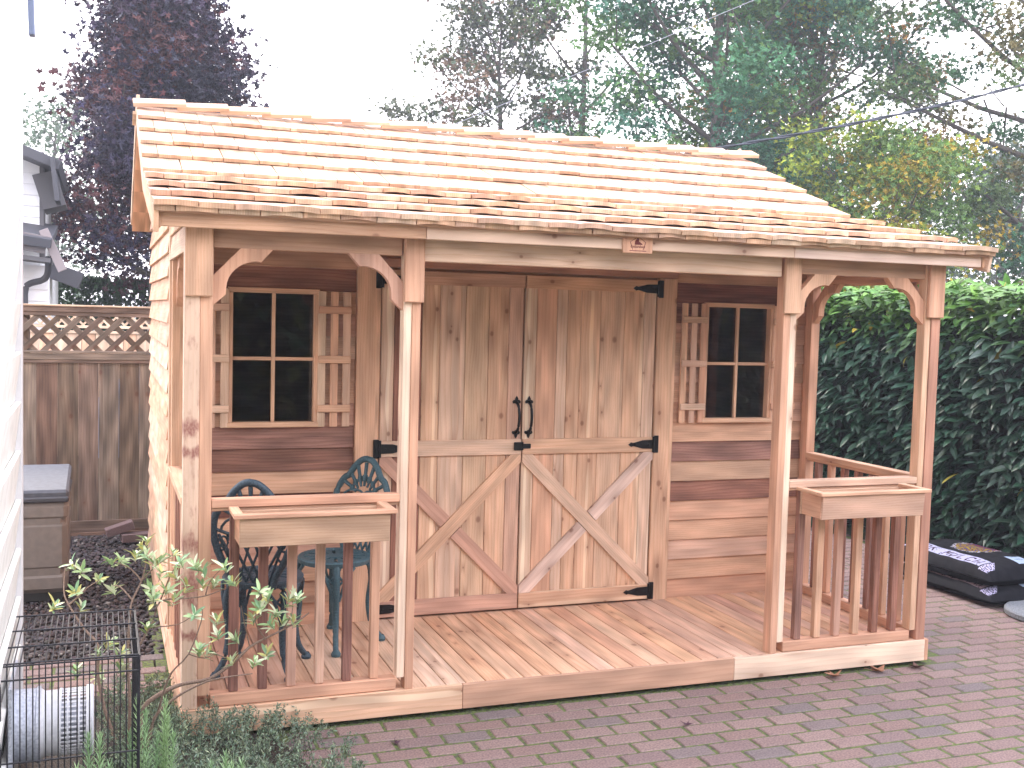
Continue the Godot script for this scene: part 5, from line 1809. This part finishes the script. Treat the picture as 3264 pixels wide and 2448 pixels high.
const BRANCHES=[
	[0.0110,[[-0.156,-0.007,0.160],[-0.162,0.106,0.160],[-0.152,0.201,0.160],[-0.079,0.255,0.160],[0.000,0.282,0.160],[0.097,0.293,0.160],[0.189,0.353,0.160],[0.250,0.408,0.160],[0.311,0.438,0.160],[0.412,0.483,0.160],[0.485,0.530,0.160]]],
	[0.0080,[[-0.146,-0.005,0.170],[-0.127,0.111,0.185],[-0.102,0.187,0.200],[-0.030,0.252,0.215],[0.059,0.299,0.230],[0.132,0.320,0.245],[0.249,0.331,0.260]]],
	[0.0050,[[-0.096,0.191,0.180],[-0.082,0.266,0.208],[-0.052,0.356,0.236],[0.008,0.431,0.264],[0.051,0.563,0.292],[0.051,0.620,0.320]]],
	[0.0070,[[-0.192,-0.011,0.140],[-0.178,0.160,0.150],[-0.184,0.388,0.160],[-0.159,0.467,0.170],[-0.119,0.545,0.180],[-0.094,0.623,0.190],[-0.005,0.631,0.200],[0.073,0.639,0.210],[0.152,0.668,0.220]]],
	[0.0070,[[-0.208,-0.006,0.120],[-0.200,0.200,0.096],[-0.208,0.363,0.071],[-0.201,0.525,0.047],[-0.192,0.587,0.023],[-0.155,0.664,-0.001],[-0.138,0.744,-0.026],[-0.143,0.808,-0.050]]],
	[0.0080,[[-0.234,0.001,0.100],[-0.291,0.165,0.050],[-0.318,0.293,0.000],[-0.318,0.398,-0.050],[-0.367,0.451,-0.100],[-0.431,0.547,-0.150],[-0.449,0.593,-0.200],[-0.445,0.675,-0.250]]],
	[0.0045,[[-0.427,0.538,-0.180],[-0.390,0.563,-0.213],[-0.358,0.588,-0.247],[-0.314,0.607,-0.280]]],
	[0.0040,[[-0.192,0.592,0.020],[-0.234,0.631,-0.040],[-0.266,0.624,-0.100]]],
	[0.0030,[[0.188,0.356,0.170],[0.091,0.419,0.210],[0.045,0.441,0.250]]],
	[0.0035,[[0.311,0.438,0.160],[0.265,0.522,0.200],[0.281,0.639,0.240]]],
	[0.0030,[[0.250,0.408,0.160],[0.224,0.519,0.180],[0.210,0.588,0.200]]],
	[0.0030,[[0.008,0.430,0.260],[0.069,0.399,0.230],[0.125,0.414,0.200]]],
	[0.0030,[[0.383,0.473,0.160],[0.413,0.540,0.180],[0.409,0.621,0.200]]],
	[0.0035,[[-0.155,0.659,0.000],[-0.197,0.705,-0.033],[-0.261,0.730,-0.067],[-0.298,0.730,-0.100]]],
	[0.0035,[[-0.155,0.664,0.000],[-0.104,0.730,0.050],[-0.042,0.783,0.100]]],
	[0.0035,[[-0.093,0.618,0.170],[-0.058,0.722,0.195],[-0.029,0.775,0.220]]],
	[0.0030,[[0.074,0.637,0.200],[0.088,0.698,0.225],[0.138,0.762,0.250]]],
	[0.0030,[[-0.178,0.322,0.130],[-0.230,0.354,0.090],[-0.271,0.430,0.050]]],
	[0.0030,[[-0.112,0.513,0.150],[-0.025,0.532,0.200],[0.028,0.581,0.250]]]]
const CLUSTERS=[[-0.424,0.682,-0.269],[-0.380,0.660,-0.238],[-0.479,0.548,-0.157],[-0.379,0.524,-0.199],[-0.406,0.586,-0.197],[-0.314,0.605,-0.314],[-0.260,0.602,-0.139],[-0.272,0.744,-0.031],[-0.228,0.730,-0.083],[-0.153,0.787,-0.069],[-0.140,0.835,-0.000],[-0.176,0.763,-0.023],[-0.140,0.769,0.010],[-0.115,0.748,0.053],[-0.089,0.756,0.068],[-0.041,0.789,0.074],[-0.024,0.785,0.237],[0.026,0.770,0.258],[0.060,0.746,0.232],[-0.091,0.741,0.222],[-0.044,0.731,0.215],[-0.121,0.619,-0.034],[-0.068,0.668,0.198],[-0.119,0.640,0.183],[-0.041,0.630,0.187],[0.008,0.671,0.163],[0.058,0.703,0.263],[0.109,0.697,0.228],[0.135,0.768,0.275],[0.169,0.701,0.259],[0.027,0.587,0.274],[0.105,0.582,0.335],[0.119,0.486,0.196],[0.185,0.457,0.192],[0.045,0.441,0.250],[0.087,0.433,0.254],[0.168,0.381,0.199],[0.321,0.364,0.129],[0.263,0.372,0.232],[0.257,0.534,0.180],[0.269,0.668,0.287],[0.303,0.626,0.239],[0.274,0.593,0.256],[0.353,0.541,0.167],[0.320,0.508,0.206],[0.384,0.501,0.155],[0.399,0.591,0.192],[0.407,0.624,0.213],[0.429,0.611,0.213],[0.416,0.517,0.201],[-0.139,0.521,0.171],[-0.323,0.389,-0.006],[-0.272,0.446,0.087],[-0.230,0.419,0.121],[-0.396,0.329,0.020],[-0.318,0.279,-0.025],[-0.230,0.365,0.127]]
